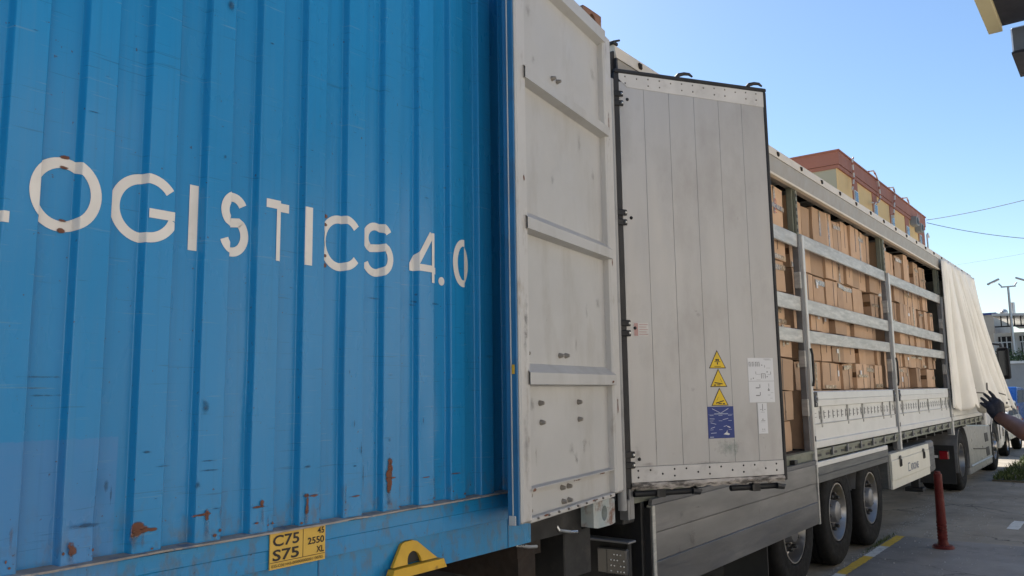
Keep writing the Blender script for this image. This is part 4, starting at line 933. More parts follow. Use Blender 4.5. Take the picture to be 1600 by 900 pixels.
def sheet(x0, x1, z0, z1, marks, nm='instruction_sticker'):
    o = bx(nm, 'sign_white', td, x0, x1, -.0073, -.0064, z0, z1, 0, TM)
    b = MB(TM)
    for (px, pz, sw, sh) in marks: b.box(px, px+sw, -.0081, -.0076, pz, pz+sh)
    b.build('sticker_drawing', 'sign_grey', o); return o
mk = [(.868, 1.830, .194, .0015), (.99, 1.972, .05, .002), (1.0, 1.966, .05, .0015)]
for x in (.876, .900, .924, .944): mk += [(x, 1.925, .004, .027), (x+.012, 1.925, .003, .022), (x, 1.951, .015, .003)]
mk += [(.972, 1.930, .007, .007), (.995, 1.918, .003, .016), (1.01, 1.914, .03, .0015), (.925, 1.875, .003, .018), (.93, 1.874, .03, .0015), (1.01, 1.886, .008, .008), (1.04, 1.874, .003, .018), (1.015, 1.872, .025, .0015)]
mk += [(.886, 1.838, .003, .012), (.902, 1.846, .007, .007), (.93, 1.838, .03, .0015), (.967, 1.848, .004, .03), (.980, 1.848, .003, .026), (.996, 1.848, .004, .03), (.967, 1.877, .03, .003), (1.008, 1.856, .009, .006)]
mk += [(.92, 1.785, .028, .006), (.95, 1.788, .005, .022), (1.02, 1.795, .003, .02), (1.012, 1.768, .014, .010), (1.0165, 1.780, .006, .007), (1.035, 1.755, .018, .0015), (.92, 1.736, .028, .006), (.95, 1.739, .005, .022), (1.01, 1.74, .02, .002), (1.03, 1.72, .016, .0015)]
sheet(.868, 1.064, 1.695, 1.980, mk)
mk = [(.962, 1.640, .004, .045), (.945, 1.648, .012, .003), (.975, 1.648, .012, .003), (.95, 1.632, .03, .0015), (.958, 1.585, .008, .006), (.95, 1.578, .03, .003), (.945, 1.570, .035, .0015), (.955, 1.520, .004, .008), (.97, 1.520, .004, .008), (.95, 1.512, .03, .0015)]
sheet(.928, .998, 1.497, 1.691, mk)
o = bx('faded_label', 'door_band', td, .052, .155, -.0073, -.0064, 2.112, 2.195, 0, TM)
b = MB(TM); b.box(.055, .082, -.0081, -.0076, 2.114, 2.193)
for i in range(5): b.box(.09, .15-.01*(i % 2), -.0081, -.0076, 2.122+i*.015, 2.126+i*.015)
b.build('faded_print', 'faded_red', o)
for x, z, wx, wz in ((.512, 2.255, .05, .05), (.50, 2.275, .04, .02)): stain('grime_patch', 'grime', x, z, wx, wz, -.0072, td, TM)
stain('green_patch', 'green_smear', .70, 1.42, .25, .16, -.0072, td, TM)
for x, z, wx, wz in ((.18, 1.45, .02, .15), (.05, 1.40, .06, .15), (.3, 1.395, .05, .008), (.345, 1.40, .006, .03), (.97, 1.41, .008, .04), (.96, 1.47, .02, .015), (.45, 1.78, .05, .04), (.85, 2.9, .02, .05), (.12, 1.34, .2, .03), (.55, 1.335, .4, .025)):
    stain('grime_patch', 'grime', x, z, wx*.9, wz, -.0072, td, TM)

# ---------------------------------------------------------------- cartons in the trailer, one by one
def carton(x0, x1, z0, z1, y0, label, tilt=0., yaw=0., detail=True, red=False, side_tape=False):
    cx, cz = (x0+x1)/2, z0; wd, hg, dp = x1-x0, z1-z0, .40
    b = MB(); j = lambda s_=.006: random.uniform(-s_, s_)
    nb = [(-wd/2+j(), 0+j(.003), j(.001)), (wd/2+j(), 0+j(.003), j(.001)), (wd/2, dp, 0), (-wd/2, dp, 0),
          (-wd/2+j(), 0+j(.008), hg+j(.004)), (wd/2+j(), 0+j(.008), hg+j(.004)), (wd/2, dp, hg), (-wd/2, dp, hg)]
    bl = random.uniform(-.008, .014)
    nb += [(0, -abs(bl), hg/2), (-wd/2-bl*.5, 0, hg/2), (wd/2+bl*.5, 0, hg/2), (0, -abs(bl)*.5, hg), (0, -abs(bl)*.5, 0)]
    fs = [(0, 12, 8, 9), (12, 1, 10, 8), (8, 10, 5, 11), (9, 8, 11, 4), (1, 2, 6, 5, 10), (2, 3, 7, 6), (3, 0, 9, 4, 7), (4, 11, 5, 6, 7), (0, 3, 2, 1, 12)]
    M = Matrix.Translation((cx, y0, cz)) @ Matrix.Rotation(yaw, 4, 'Z') @ Matrix.Rotation(tilt, 4, 'Y')
    b.add(nb, fs)
    me_org = (0, 0, 0)
    o = b.build('carton', 'carton', None)
    o.matrix_world = M
    ORG[o.name] = (0, 0, 0)
    tag(o, label, 'carton', 'brown cartons stacked in the trailer')
    if detail:
        yb = -abs(bl)-.0025
        t = random.random(); sx = random.uniform(-.1, .1)*wd
        if t < .75:        # flap joint down the middle
            w_ = random.choice((.004, .006, .010, .022)); tz = random.choice((0, 0, .3))*hg
            bb = MB(); bb.box(sx-w_, sx+w_, yb, yb+.002, tz+.004, hg-.006)
            bb.build('flap_seam', 'tape_dark' if w_ < .02 else 'tape', o)
        if random.random() < .6:        # printed tape round the carton
            tz = random.choice((.02, .70, .78, .45))*hg; w_ = random.uniform(.020, .035)
            bb = MB(); k = random.uniform(.6, 1); bb.box(-wd/2*k, wd/2*.98, yb-.0025, yb-.0005, tz, tz+w_*1.6)
            bb.build('packing_tape', 'tape', o)
        if random.random() < .22:
            lw, lh = random.uniform(.05, .09), random.uniform(.035, .07); lx = random.uniform(-.3, .2)*wd; lz_ = random.uniform(.3, .6)*hg
            bb = MB(); bb.box(lx, lx+lw, yb-.0035, yb-.0028, lz_, lz_+lh); bb.build('paper_label', 'sign_white' if random.random() < .4 else 'tape', o)
        if side_tape:
            bb = MB(); bb.box(-wd/2-.010, -wd/2-.0065, .004, dp*.9, hg*.45, hg*.45+.06); bb.build('packing_tape', 'tape_dark', o)
        if red:
            bb = MB(); c0 = (wd*.02, 0, hg*.62)
            bb.lathe([(.020, yb-.0015), (.026, yb-.0015), (.026, yb-.0008), (.020, yb-.0008)], c0, 'y', 18, True)
            bb.lathe([(.025, yb-.0016), (.031, yb-.0016), (.031, yb-.0009), (.025, yb-.0009)], (c0[0], 0, c0[2]-.052), 'y', 18, True)
            bb.box(-.03, .04, yb-.0015, yb-.0008, hg*.62-.11, hg*.62-.104)
            bb.build('printed_mark', 'red_print', o)
    return o
def columns(x0, x1, lo, hi):
    xs = [x0]
    while x1-xs[-1] > hi: xs.append(xs[-1]+random.uniform(lo, hi))
    if x1-xs[-1] > lo*.7: xs.append(x1)
    return xs
LZ = [1.200, 1.770, 2.062, 2.372, 2.680, 2.985, 3.290]
RZ = [1.200, 1.490, 1.770, 2.075, 2.385, 2.690, 2.990, 3.300]
def stack(bx0, bx1, zs, where, lo, hi, tops, reds=(), back=0., skip=()):
    nl = len(zs)
    for li in range(nl):
        z0 = zs[li]; z1 = zs[li+1] if li+1 < nl else None
        xs = columns(bx0, bx1, lo, hi)
        if li > 0: xs = [xs[0]]+[x+random.uniform(-.03, .03) for x in xs[1:-1]]+[xs[-1]]
        for ci in range(len(xs)-1):
            t = z1-random.uniform(.004, .016) if z1 else z0+random.choice(tops)
            name = 'top layer' if li == nl-1 else ('bottom layer' if li == 0 else WORDS[nl-1-li]+' layer from top')
            col = WORDS[ci]+' from left'
            hid = li == 0 and len(zs) == len(LZ)
            lab = 'brown cardboard carton, %s, %s, %s' % (name, col, where)
            g = random.uniform(.003, .014) if random.random() < .75 else random.uniform(.02, .04)
            tl = random.gauss(0, .022)
            if li == nl-1: tl = random.gauss(0, .045)
            y = TY+.075+back+random.uniform(0, .075)+(.10 if random.random() < .08 else 0)
            carton(xs[ci]+g/2, xs[ci+1]-g/2, z0, t, y, lab, tl, random.gauss(0, .02), not hid, (where, li, ci) in reds, random.random() < .3)
WA, WB, WC, W0 = 'beside the open trailer door', 'in the middle bay', 'in the bay beside the curtain', 'behind the open trailer door'
reds = {(WA, 7, 0), (WB, 6, 0), (WB, 5, 0)}
stack(7.17, 7.66, RZ, WA, .47, .55, (.40, .42), reds)
stack(6.40, 7.13, RZ, W0, .34, .40, (.28, .30), reds)
stack(7.93, 11.20, LZ, WB, .28, .46, (.39, .42, .43, .44), reds)
stack(11.37, 14.72, LZ, WC, .27, .44, (.38, .41, .43, .44), reds)

# ---------------------------------------------------------------- tractor unit at the far end
tc = thing('tractor_unit', (18, 3.78, 0), 'grey and white lorry tractor coupled to the curtain-side trailer', 'lorry')
for y in (3.3, 4.15): bx('chassis_rail', 'dark_steel', tc, 14.9, 21.0, y, y+.09, .62, .88, .006)
make_wheel(tc, 15.92, 2.52, .52, 'drive', .62); far_wheel(tc, 15.92, 4.4, .52, .6)
make_wheel(tc, 20.0, 2.53, .51, 'front', .33); far_wheel(tc, 20.0, 4.68, .51)
b = MB(); vs = []; fs = []; n = 20
for i in range(n+1):
    a = R(-18+215*i/n); c_, s_ = math.cos(a), math.sin(a)
    for rr, yy in ((.60, 2.50), (.60, 3.1), (.575, 3.1), (.575, 2.50)): vs.append((15.92+rr*c_, yy, .52+min(rr*s_, .545)))
    if i:
        k = 4*i; fs += [(k-4+q, k+q, k+(q+1) % 4, k-4+(q+1) % 4) for q in range(4)]
fs += [(0, 1, 2, 3), (4*n, 4*n+1, 4*n+2, 4*n+3)]
b.add(vs, fs); b.build('mudguard', 'mudguard', tc)
b = MB(); vs = []; fs = []
for i in range(n+1):
    a = R(-8+100*i/n); c_, s_ = math.cos(a), math.sin(a)
    for rr in (.57, .72): vs.append((15.92+rr*c_, 2.495, .52+min(rr*s_, .55)))
    if i: fs.append((2*i-2, 2*i, 2*i+1, 2*i-1))
b.add(vs, fs); b.build('mudguard_trim', 'fairing', tc, recalc=False)
bx('mud_flap', 'rubber', tc, 15.25, 15.27, 2.53, 3.1, .17, .8)
rl = bx('rear_lamp', 'dark_steel', tc, 14.82, 14.88, 2.54, 2.98, .60, .74, .01)
bx('lamp_lens', 'red_lamp', rl, 14.80, 14.8195, 2.545, 2.68, .605, .735, .01); bx('lamp_plate', 'sign_white', rl, 14.812, 14.8195, 2.70, 2.90, .625, .665)
# side fairing between the wheels
b = MB(); b.prism([(16.62, .20), (19.36, .20), (19.36, .98), (16.55, 1.10), (16.50, .80)], 2.515, 3.0, 'y'); fo = b.build('side_fairing', 'fairing', tc, .03, seg=2)
b = MB(); b.prism([(2.508, .33), (2.494, .345), (2.508, .37)], 16.7, 19.3, 'x'); b.build('fairing_crease', 'fairing', fo)
for x, z in ((18.55, .68), (18.62, .40)):
    b = MB(); b.prism([(x, z), (x+.42, z), (x+.34, z+.17), (x-.05, z+.17)], 2.508, 2.514, 'y'); b.build('fairing_vent', 'rubber', fo)
b = MB(); b.prism([(17.1, .625), (18.5, .54), (18.5, .56), (17.1, .645)], 2.506, 2.5145, 'y'); b.build('fairing_line', 'dark_steel', fo)
# cab: body with wheel arch, windscreen, doors
cabp = [(18.95, .95), (19.30, .98)]
cabp += [(20.0+.66*math.cos(R(a)), .52+.66*math.sin(R(a))) for a in range(138, -1, -12)]
cabp += [(20.72, .42), (20.98, .42), (21.02, .9), (20.98, 1.5)]
b = MB(); b.prism(cabp+[(18.95, 1.5)], 2.515, 5.03, 'y'); cb = b.build('cab', 'cab_white', tc, .03, seg=2)
b = MB(); up = [(18.95, 1.502, 2.53), (20.97, 1.502, 2.53), (20.80, 2.3, 2.62), (20.45, 2.9, 2.74), (20.0, 3.25, 2.82), (18.95, 3.35, 2.84)]
n = len(up); b.add([(x, y, z) for x, z, y in up]+[(x, 7.545-y, z) for x, z, y in up], [tuple(range(n)), tuple(range(n, 2*n))]+[(i, (i+1) % n, n+(i+1) % n, n+i) for i in range(n)])
b.build('cab_upper', 'cab_white', cb, .03, seg=2)
b = MB(); vs = []; fs = []
for i in range(13):
    a = R(150-12*i); c_, s_ = math.cos(a), math.sin(a)
    for rr in (.59, .665): vs.append((20.0+rr*c_, 2.508, .52+rr*s_))
    if i: fs.append((2*i-2, 2*i, 2*i+1, 2*i-1))
b.add(vs, fs); b.build('arch_trim', 'cab_white', cb, recalc=False)
b = MB(); b.add([(19.6, 2.555, 1.85), (20.75, 2.555, 1.85), (20.55, 2.655, 2.65), (19.6, 2.655, 2.65)], [(0, 1, 2, 3)]); b.build('side_window', 'glass', cb, recalc=False)
b = MB(); b.prism([(19.45, 1.3), (19.462, 1.3), (19.462, 1.49), (19.45, 1.49)], 2.510, 2.5145, 'y'); b.build('door_gap', 'rubber', cb)
b = MB(); b.prism([(20.70, .62), (20.80, .62), (20.78, 1.15), (20.70, 1.15)], 2.508, 2.5145, 'y'); b.build('step_recess', 'rubber', cb)
bx('door_handle', 'rubber', cb, 19.52, 19.72, 2.49, 2.51, 1.40, 1.45, .006)
b = MB(); b.prism([(21.022, .45), (21.14, .45), (21.2, .60), (21.18, .95), (21.10, 1.0), (21.022, .95)], 2.50, 5.04, 'y'); b.build('front_bumper', 'cab_white', cb, .03)
bx('headlamp', 'clear_lamp', cb, 21.05, 21.15, 2.485, 2.499, .66, .86, .01)
b = MB(); b.box(20.55, 20.85, 2.20, 2.42, 1.92, 2.62); mr = b.build('mirror', 'mirror_black', cb, .05, seg=3)
b = MB(); b.tube([(20.75, 2.55, 2.72), (20.72, 2.34, 2.68), (20.70, 2.32, 2.55)], .025, 8); b.tube([(20.75, 2.55, 1.85), (20.72, 2.34, 1.87), (20.70, 2.32, 1.98)], .025, 8); b.build('mirror_arm', 'rubber', mr)
bx('mirror_glass', 'glass', mr, 20.543, 20.5495, 2.235, 2.385, 2.0, 2.54)
bx('rear_wall_deflector', 'dark_steel', cb, 18.80, 18.945, 2.6, 2.66, 1.0, 3.5, .01)
b = MB(); b.tube([(18.6, 2.62, .98), (18.55, 2.6, 1.3), (18.75, 2.62, 1.45), (18.88, 2.7, 1.4)], .02, 8); b.tube([(18.45, 2.66, 1.0), (18.42, 2.62, 1.4), (18.7, 2.66, 1.6)], .02, 8); b.build('air_hose', 'rubber', tc)

# ---------------------------------------------------------------- parked cars
def car(name, label, cat, org, paint, prof, wheels, glass, lamps, width, group=None, wr=.33, flip=1):
    o = thing(name, org, label, cat, group); ox, oy, _ = org
    pr = [(ox+flip*p[0], p[1]) for p in prof]
    b = MB(); b.prism(pr, oy-width/2, oy+width/2, 'y'); bo = b.build('body', paint, o, .05, seg=3, smooth=R(40))
    for g in glass:
        for s_ in (-1, 1):
            y = oy+s_*(width/2+.003); b = MB(); b.prism([(ox+flip*p[0], p[1]) for p in g], y-.004, y+.004, 'y'); b.build('side_window', 'glass', bo)
    for wx in wheels:
        for s_ in (-1, 1):
            y = oy+s_*(width/2-.10)
            b = MB(); b.lathe([(wr*.62, y-.10), (wr*.9, y-.11), (wr, y-.08), (wr, y+.08), (wr*.9, y+.11), (wr*.62, y+.10)], (ox+flip*wx, 0, wr), 'y', 28, True); wo = b.build('wheel', 'tyre', o, smooth=R(35))
            b = MB(); b.lathe([(wr*.62, y+s_*.09), (wr*.55, y+s_*.06), (wr*.2, y+s_*.05), (.001, y+s_*.075)], (ox+flip*wx, 0, wr), 'y', 24); b.build('rim', 'rim', wo, smooth=R(35))
    for lx0, lx1, z0, z1, mt in lamps:
        for s_ in (-1, 1):
            a, c_ = sorted((ox+flip*lx0, ox+flip*lx1)); b = MB(); ya = oy+s_*(width/2-.10); b.box(a, c_, ya-.13, ya+.13, z0, z1); b.build('lamp', mt, o, .015)
    return o
def arch(cx, r, z0):
    a0 = math.degrees(math.asin(max(-1, min(1, (z0-.33)/r))))
    return [(cx+r*math.cos(R(a)), .33+r*math.sin(R(a))) for a in [180-a0+(2*a0-180)*i/10 for i in range(11)]]
prof = [(-2.2, .36)]+arch(-1.35, .39, .36)+arch(1.4, .39, .36)+[(2.2, .36), (2.22, .66), (2.0, .80), (1.0, .93), (.25, 1.34), (-1.1, 1.36), (-1.7, 1.0), (-2.15, .93), (-2.22, .7)]
car('parked_saloon', 'white low car parked on the verge in front of the lorry tractor', 'car', (25.6, 3.68, 0), 'car_white', prof, (-1.35, 1.4),
    [[(-1.4, .98), (-.35, .98), (-.35, 1.28), (-1.05, 1.28)], [(-.25, .98), (.85, .98), (.25, 1.28), (-.25, 1.28)]], [(-2.23, -2.1, .70, .84, 'red_lamp'), (2.08, 2.23, .58, .72, 'clear_lamp')], 1.8, 'parked cars', flip=-1)
prof = [(-2.1, .42)]+arch(-1.3, .41, .42)+arch(1.35, .41, .42)+[(2.1, .42), (2.12, .9), (1.9, 1.05), (1.0, 1.15), (.35, 1.70), (-1.7, 1.74), (-2.05, 1.2), (-2.1, .9)]
car('parked_suv', 'blue car parked beyond the white car', 'car', (33.5, 4.15, 0), 'car_blue', prof, (-1.3, 1.35),
    [[(-1.75, 1.2), (-.3, 1.2), (-.3, 1.62), (-1.55, 1.62)], [(-.2, 1.2), (.85, 1.2), (.32, 1.62), (-.2, 1.62)]], [(-2.12, -2.0, .9, 1.1, 'red_lamp'), (1.95, 2.13, .75, .92, 'clear_lamp')], 1.8, 'parked cars')

# ---------------------------------------------------------------- red flexible bollard
bo = thing('bollard', (10.18, 1.875, .004), 'dark red flexible plastic post standing on the apron edge', 'bollard')
BX, BY = 10.18, 1.875
prof = [(.0005, .835), (.026, .835), (.031, .825), (.031, .812), (.040, .806), (.043, .795), (.044, .70), (.050, .30)]
for i in range(6): z = .28-i*.034; prof += [(.053, z), (.053, z-.012), (.048, z-.016), (.048, z-.030)]
prof += [(.056, .055), (.061, .03), (.061, .03)]
b = MB(); b.lathe(prof, (BX, BY, 0.004), 'z', 28); b.build('post', 'bollard', bo, smooth=R(40))
b = MB(); b.lathe([(.06, .036), (.095, .034), (.108, .022), (.114, .0), (.06, .0)], (BX, BY, .0045), 'z', 28, True); fl = b.build('base_flange', 'bollard', bo, smooth=R(35))
for i in range(6):
    a = i*PI/3+.3; b = MB(); b.lathe([(.0005, .034), (.008, .034), (.011, .026), (.011, .018)], (BX+.088*math.cos(a), BY+.088*math.sin(a), .0045), 'z', 8); b.build('fixing_bolt', 'bolt', fl)

# ---------------------------------------------------------------- verge with grass
b = MB(); b.add([(17.7, .2, .03), (60, .2, .03), (60, 2.44, .03), (17.7, 2.34, .03), (17.7, .2, 0), (60, .2, 0), (60, 2.44, 0), (17.7, 2.34, 0)], [(0, 1, 2, 3), (4, 5, 1, 0), (5, 6, 2, 1), (6, 7, 3, 2), (7, 4, 0, 3)]); vg = struct(b.build('verge', 'soil'))
for i in range(9): bx('kerb_stone', 'kerb', vg, 18.4+i*.92, 19.3+i*.92, 1.62+.04*i, 1.74+.04*i, .02, .10, .01)
b = MB()
for i in range(9000):
    x = 17.75+random.random()**1.6*14; y = random.uniform(.25, 2.36)
    if random.random() < .35 and x < 18.6: continue
    a = random.random()*2*PI; h = random.uniform(.03, .13); wd = random.uniform(.006, .014); dx, dy = math.cos(a), math.sin(a)
    lx, ly = random.uniform(-.06, .06), random.uniform(-.06, .06)
    b.add([(x-dx*wd, y-dy*wd, .03), (x+dx*wd, y+dy*wd, .03), (x+lx*.5+dx*wd*.6, y+ly*.5+dy*wd*.6, .03+h*.6), (x+lx, y+ly, .03+h), (x+lx*.5-dx*wd*.6, y+ly*.5-dy*wd*.6, .03+h*.6)], [(0, 1, 2, 4), (4, 2, 3)])
go = b.build('grass', 'grass', recalc=False); go['kind'] = 'stuff'; tag(go, 'rough grass on the verge beside the lorry tractor', 'grass')
b = MB()
for i in range(260):
    x = random.gauss(10.15, .28); y = 2.50+abs(random.gauss(0, .02)); a = random.random()*2*PI; h = random.uniform(.01, .05); dx, dy = math.cos(a)*.004, math.sin(a)*.004
    b.add([(x-dx, y-dy, 0), (x+dx, y+dy, 0), (x+random.uniform(-.02, .02), y+random.uniform(-.01, .02), h)], [(0, 1, 2)])
go = b.build('weeds', 'grass', recalc=False); go['kind'] = 'stuff'; tag(go, 'thin weeds along the painted line by the trailer wheels', 'weeds')

b = MB()
for i in range(900):
    x = random.uniform(7.6, 17); y = random.choice((random.uniform(.4, 2.3), 2.49+abs(random.gauss(0, .12)))); r_ = random.uniform(.003, .010)
    if 8.0 < x < 10.7 and y > 2.55: continue
    b.add([(x-r_, y-r_*.7, .004), (x+r_, y-r_*.8, .004), (x+r_*.8, y+r_, .004), (x-r_*.9, y+r_*.8, .004), (x-r_*.2, y, .006+r_)], [(0, 1, 4), (1, 2, 4), (2, 3, 4), (3, 0, 4)])
go = b.build('loose_grit', 'kerb', recalc=False); go['kind'] = 'stuff'; tag(go, 'loose grit scattered on the ground beside the trailer', 'grit')

# ---------------------------------------------------------------- buildings behind
BYF = 11.7
hb = thing('apartment_building', (54.5, 17, 0), 'ochre and terracotta building with flat roof behind the trailer', 'building')
bx('wall', 'grey_render', hb, 43.46, 65.4, BYF, 24, 0, 13.36)
for x0, x1 in ((43.46, 46.2), (47.2, 50.45), (51.5, 54.75), (55.65, 59.05), (60.25, 63.2)): bx('wall_panel', 'yellow_render', hb, x0, x1, BYF-.06, BYF-.005, .6, 13.36)
WN = ((46.2, 47.2), (50.45, 51.5), (54.75, 55.65), (59.05, 60.25), (63.2, 65.4))
for x0, x1 in WN:
    bx('pilaster', 'brick_band', hb, x0+.002, x1-.002, BYF-.10, BYF-.005, .0, 13.358)
    for fl_ in range(4):
        z = 11.4-3.1*fl_
        wn = bx('window', 'white_wall', hb, x0+.12, x0+.82, BYF-.16, BYF-.101, z, z+1.32)
        for q in range(2): bx('pane', 'glass', wn, x0+.16+q*.33, x0+.44+q*.33, BYF-.175, BYF-.161, z+.06, z+1.26)
b = MB(); b.box(43.40, 65.46, BYF-.16, 24.1, 13.36, 13.555); b.box(43.36, 65.5, BYF-.20, 24.1, 13.575, 14.28); b.box(43.30, 65.56, BYF-.26, 24.1, 14.28, 14.36); b.build('roof_parapet', 'brick_band', hb)
bx('parapet_groove', 'dark_steel', hb, 43.42, 65.4, BYF-.14, 24, 13.5555, 13.5745)
def conduit(pts):
    b = MB(); b.tube(pts, .05, 8); o = b.build('conduit', 'conduit', hb)
    for i in range(len(pts)-1):
        p, q = Vector(pts[i]), Vector(pts[i+1]); a = p.lerp(q, .3); c_ = p.lerp(q, .62)
        b = MB(); b.tube([a, c_], .056, 8); b.build('conduit_stripe', 'brick_band', o)
yf = BYF-.34
conduit([(45.76, yf, 14.42), (45.5, yf, 14.2), (45.55, yf, 13.8), (45.62, yf, 13.35), (45.45, yf, 12.95), (45.1, yf, 12.46)])
conduit([(49.6, yf+.5, 14.45), (50.1, yf, 14.60), (50.75, yf, 14.42), (51.15, yf, 14.0), (51.3, yf, 13.5), (51.34, yf, 13.2), (50.9, yf, 12.85), (49.9, yf, 12.55), (49.2, yf, 12.5)])
conduit([(54.4, yf+.5, 14.42), (55.0, yf, 14.55), (55.35, yf, 14.3), (55.2, yf, 13.9), (54.9, yf, 13.3), (54.7, yf, 12.9), (54.36, yf, 12.45)])
conduit([(58.3, yf+.5, 14.45), (58.9, yf, 14.60), (59.5, yf, 14.30)])
for x, z in ((60.7, 13.0), (62.2, 12.75)):
    ac = bx('air_conditioner', 'concrete', hb, x, x+.85, BYF-.50, BYF-.07, z, z+.6, .02)
    b = MB(); b.lathe([(.02, BYF-.515), (.24, BYF-.515), (.25, BYF-.505)], (x+.4, 0, z+.3), 'y', 16); b.build('fan_grille', 'dark_steel', ac)
b = MB(); b.tube([(64.9, yf, 9), (64.9, yf, 12.9), (65.2, yf, 13.05), (65.6, yf, 12.8)], .06, 8); b.build('down_pipe', 'white_wall', hb)
flat_text('wall_number', '11', 'white_wall', hb, 62.6, BYF-.215, 13.68, .5, .62)

# low white building with veranda roof, grey box building, yard wall
wb = thing('white_house', (66, 8, 0), 'low white building with a veranda roof beyond the yard wall', 'building')
bx('wall', 'white_wall', wb, 62, 74, 2.0, 7.35, 0, 5.25)
b = MB(); b.prism([(1.0, 5.95), (7.1, 6.25), (7.1, 6.4), (1.0, 6.12)], 59.8, 75, 'x'); b.build('veranda_roof', 'white_wall', wb)
b = MB()
for i in range(16): b.box(59.9, 60.0, 1.2+i*.36, 1.26+i*.36, 5.55, 5.96+.049*i*.36)
b.box(59.9, 60.0, 1.2, 7.0, 5.5, 5.58); b.build('veranda_lattice', 'dark_steel', wb)
bx('balcony_slab', 'white_wall', wb, 60.0, 61.99, 1.5, 7.3, 3.4, 3.6)
for y in (5.0, 6.2):
    wn = bx('window', 'dark_steel', wb, 61.9, 61.985, y, y+.9, 3.7, 5.0)
    for q in range(3): bx('window_bar', 'white_wall', wn, 61.85, 61.89, y+.1+q*.3, y+.16+q*.3, 3.72, 4.98)
for i in range(14): bx('railing_bar', 'white_wall', wb, 60.05, 60.09, 4.0+i*.24, 4.04+i*.24, 3.6, 4.5)
bx('railing_top', 'white_wall', wb, 60.03, 60.11, 3.9, 7.3, 4.5, 4.56)
b = MB(); b.tube([(64, 6.3, 6.3), (64, 6.3, 7.4)], .12, 10); b.build('roof_pipe', 'lamp_metal', wb)
b = MB(); b.ball((63.4, 6.8, 6.7), .25, 12, 8); b.build('roof_dome', 'lamp_metal', wb)
gb = thing('grey_block', (75, 10, 0), 'grey flat-roofed block showing just above the white building', 'building')
bx('wall', 'concrete', gb, 70, 80, 8.2, 13, 0, 7.1); bx('roof_edge', 'sign_blue', gb, 69.8, 80.2, 8.0, 13.2, 7.1, 7.25)
bx('window', 'glass', gb, 69.93, 69.99, 8.9, 10.2, 5.4, 6.4)
yw = thing('yard_wall', (42.3, 2, 0), 'plain grey concrete yard wall topped with climbing plants', 'wall')
bx('wall_slab', 'concrete', yw, 42.2, 42.5, -12, 5.6, 0, 2.75, .01); bx('coping', 'white_wall', yw, 42.12, 42.58, -12, 5.62, 2.75, 2.87, .01)
b = MB()
for i in range(2600):
    x, y, z = random.gauss(42.3, .12), random.uniform(2.0, 5.6), 2.87+abs(random.gauss(0, .22)); n = Vector((random.gauss(0, 1), random.gauss(0, 1), random.gauss(0, 1))).normalized(); a = n.orthogonal().normalized(); c_ = n.cross(a); s_ = random.uniform(.03, .06); p = Vector((x, y, z))
    b.add([p-a*s_, p+c_*s_*.6, p+a*s_, p-c_*s_*.6], [(0, 1, 2, 3)])
pl_ = b.build('climbing_plant', 'leaf', yw, recalc=False); pl_['kind'] = 'stuff'

# double-armed street lamp
lp = thing('street_lamp', (56.5, 5.72, 0), 'tall double-headed street lamp with pale steel pole', 'street lamp')
b = MB(); b.tube([(56.5, 5.72, 0), (56.5, 5.72, 4), (56.5, 5.72, 7.75)], [.10, .085, .06], 12); b.build('pole', 'lamp_metal', lp, smooth=R(40))
bx('cross_arm', 'lamp_metal', lp, 56.45, 56.55, 5.32, 6.10, 7.68, 7.76)
for s_ in (-1, 1):
    yc = 5.72+s_*.33
    b = MB(); b.tube([(56.5, yc, 7.75), (56.5, yc+s_*.15, 7.95)], .04, 8)
    M = Matrix.Translation((56.5, yc+s_*.42, 8.08)) @ Matrix.Rotation(-s_*R(24), 4, 'X')
    hd = MB(M); hd.box(-.16, .16, -.36, .36, -.05, .05)
    h_ = hd.build('lamp_head', 'lamp_metal', lp, .03, seg=2); b.build('head_bracket', 'lamp_metal', lp)
    hd = MB(M); hd.box(-.13, .13, -.28, .28, -.056, -.051); hd.build('lamp_glass', 'clear_lamp', h_)

# overhead wires
def wire(p, q, sag, label, r=.022):
    p, q = Vector(p), Vector(q); pts = []
    for i in range(25): t = i/24; v = p.lerp(q, t); v.z -= sag*4*t*(1-t); pts.append(v)
    b = MB(); b.tube(pts, r, 6); o = b.build('overhead_wire', 'wire', org=tuple(p)); tag(o, label, 'wire', 'overhead wires')
wire((65.4, 11.4, 14.1), (52.0, -2.0, 13.2), .35, 'upper thin wire rising right from the terracotta roof corner')
wire((65.4, 11.4, 13.9), (62.0, -4.0, 10.6), .9, 'lower thin wire falling right from the terracotta roof corner')
wire((75.0, 13.5, 11.7), (60.0, -2.0, 11.0), .2, 'faint lowest wire above the street lamp', .007)

# ---------------------------------------------------------------- warehouse behind the viewer with its canopy
wh = thing('warehouse', (-2, -12, 0), 'pale sheet-clad warehouse across the loading apron', 'warehouse')
bx('wall', 'warehouse', wh, -30, 30, -16, -9.0, 0, 7.2)
for i in range(60): bx('cladding_rib', 'warehouse', wh, -29.9+i, -29.8+i, -8.998, -8.96, .3, 7.1)
for x, xw in ((-14, 3.6), (-7, 3.6), (7.0, 1.1), (8.9, .8), (14, 3.6)):  # the two narrow doors are added bright panels to reflect in the container wall
    rd = bx('roller_door', 'roller', wh, x, x+xw, -8.955, -8.90, .05, 4.0)
    for k in range(13): bx('door_lath', 'roller', rd, x+.05, x+xw-.05, -8.899, -8.88, .1+k*.30, .36+k*.30, .01)
bx('roof', 'grey_rail', wh, -30.3, 30.3, -16.3, -8.7, 7.2, 7.5)
cp = thing('loading_canopy', (6.8, -4, 4.9), 'dark-soffited canopy with beige edge beam jutting in overhead', 'canopy')
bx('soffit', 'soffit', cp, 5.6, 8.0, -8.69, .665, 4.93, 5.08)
bx('edge_beam', 'beige_beam', cp, 5.6, 8.0, .667, .775, 4.88, 5.12, .004)
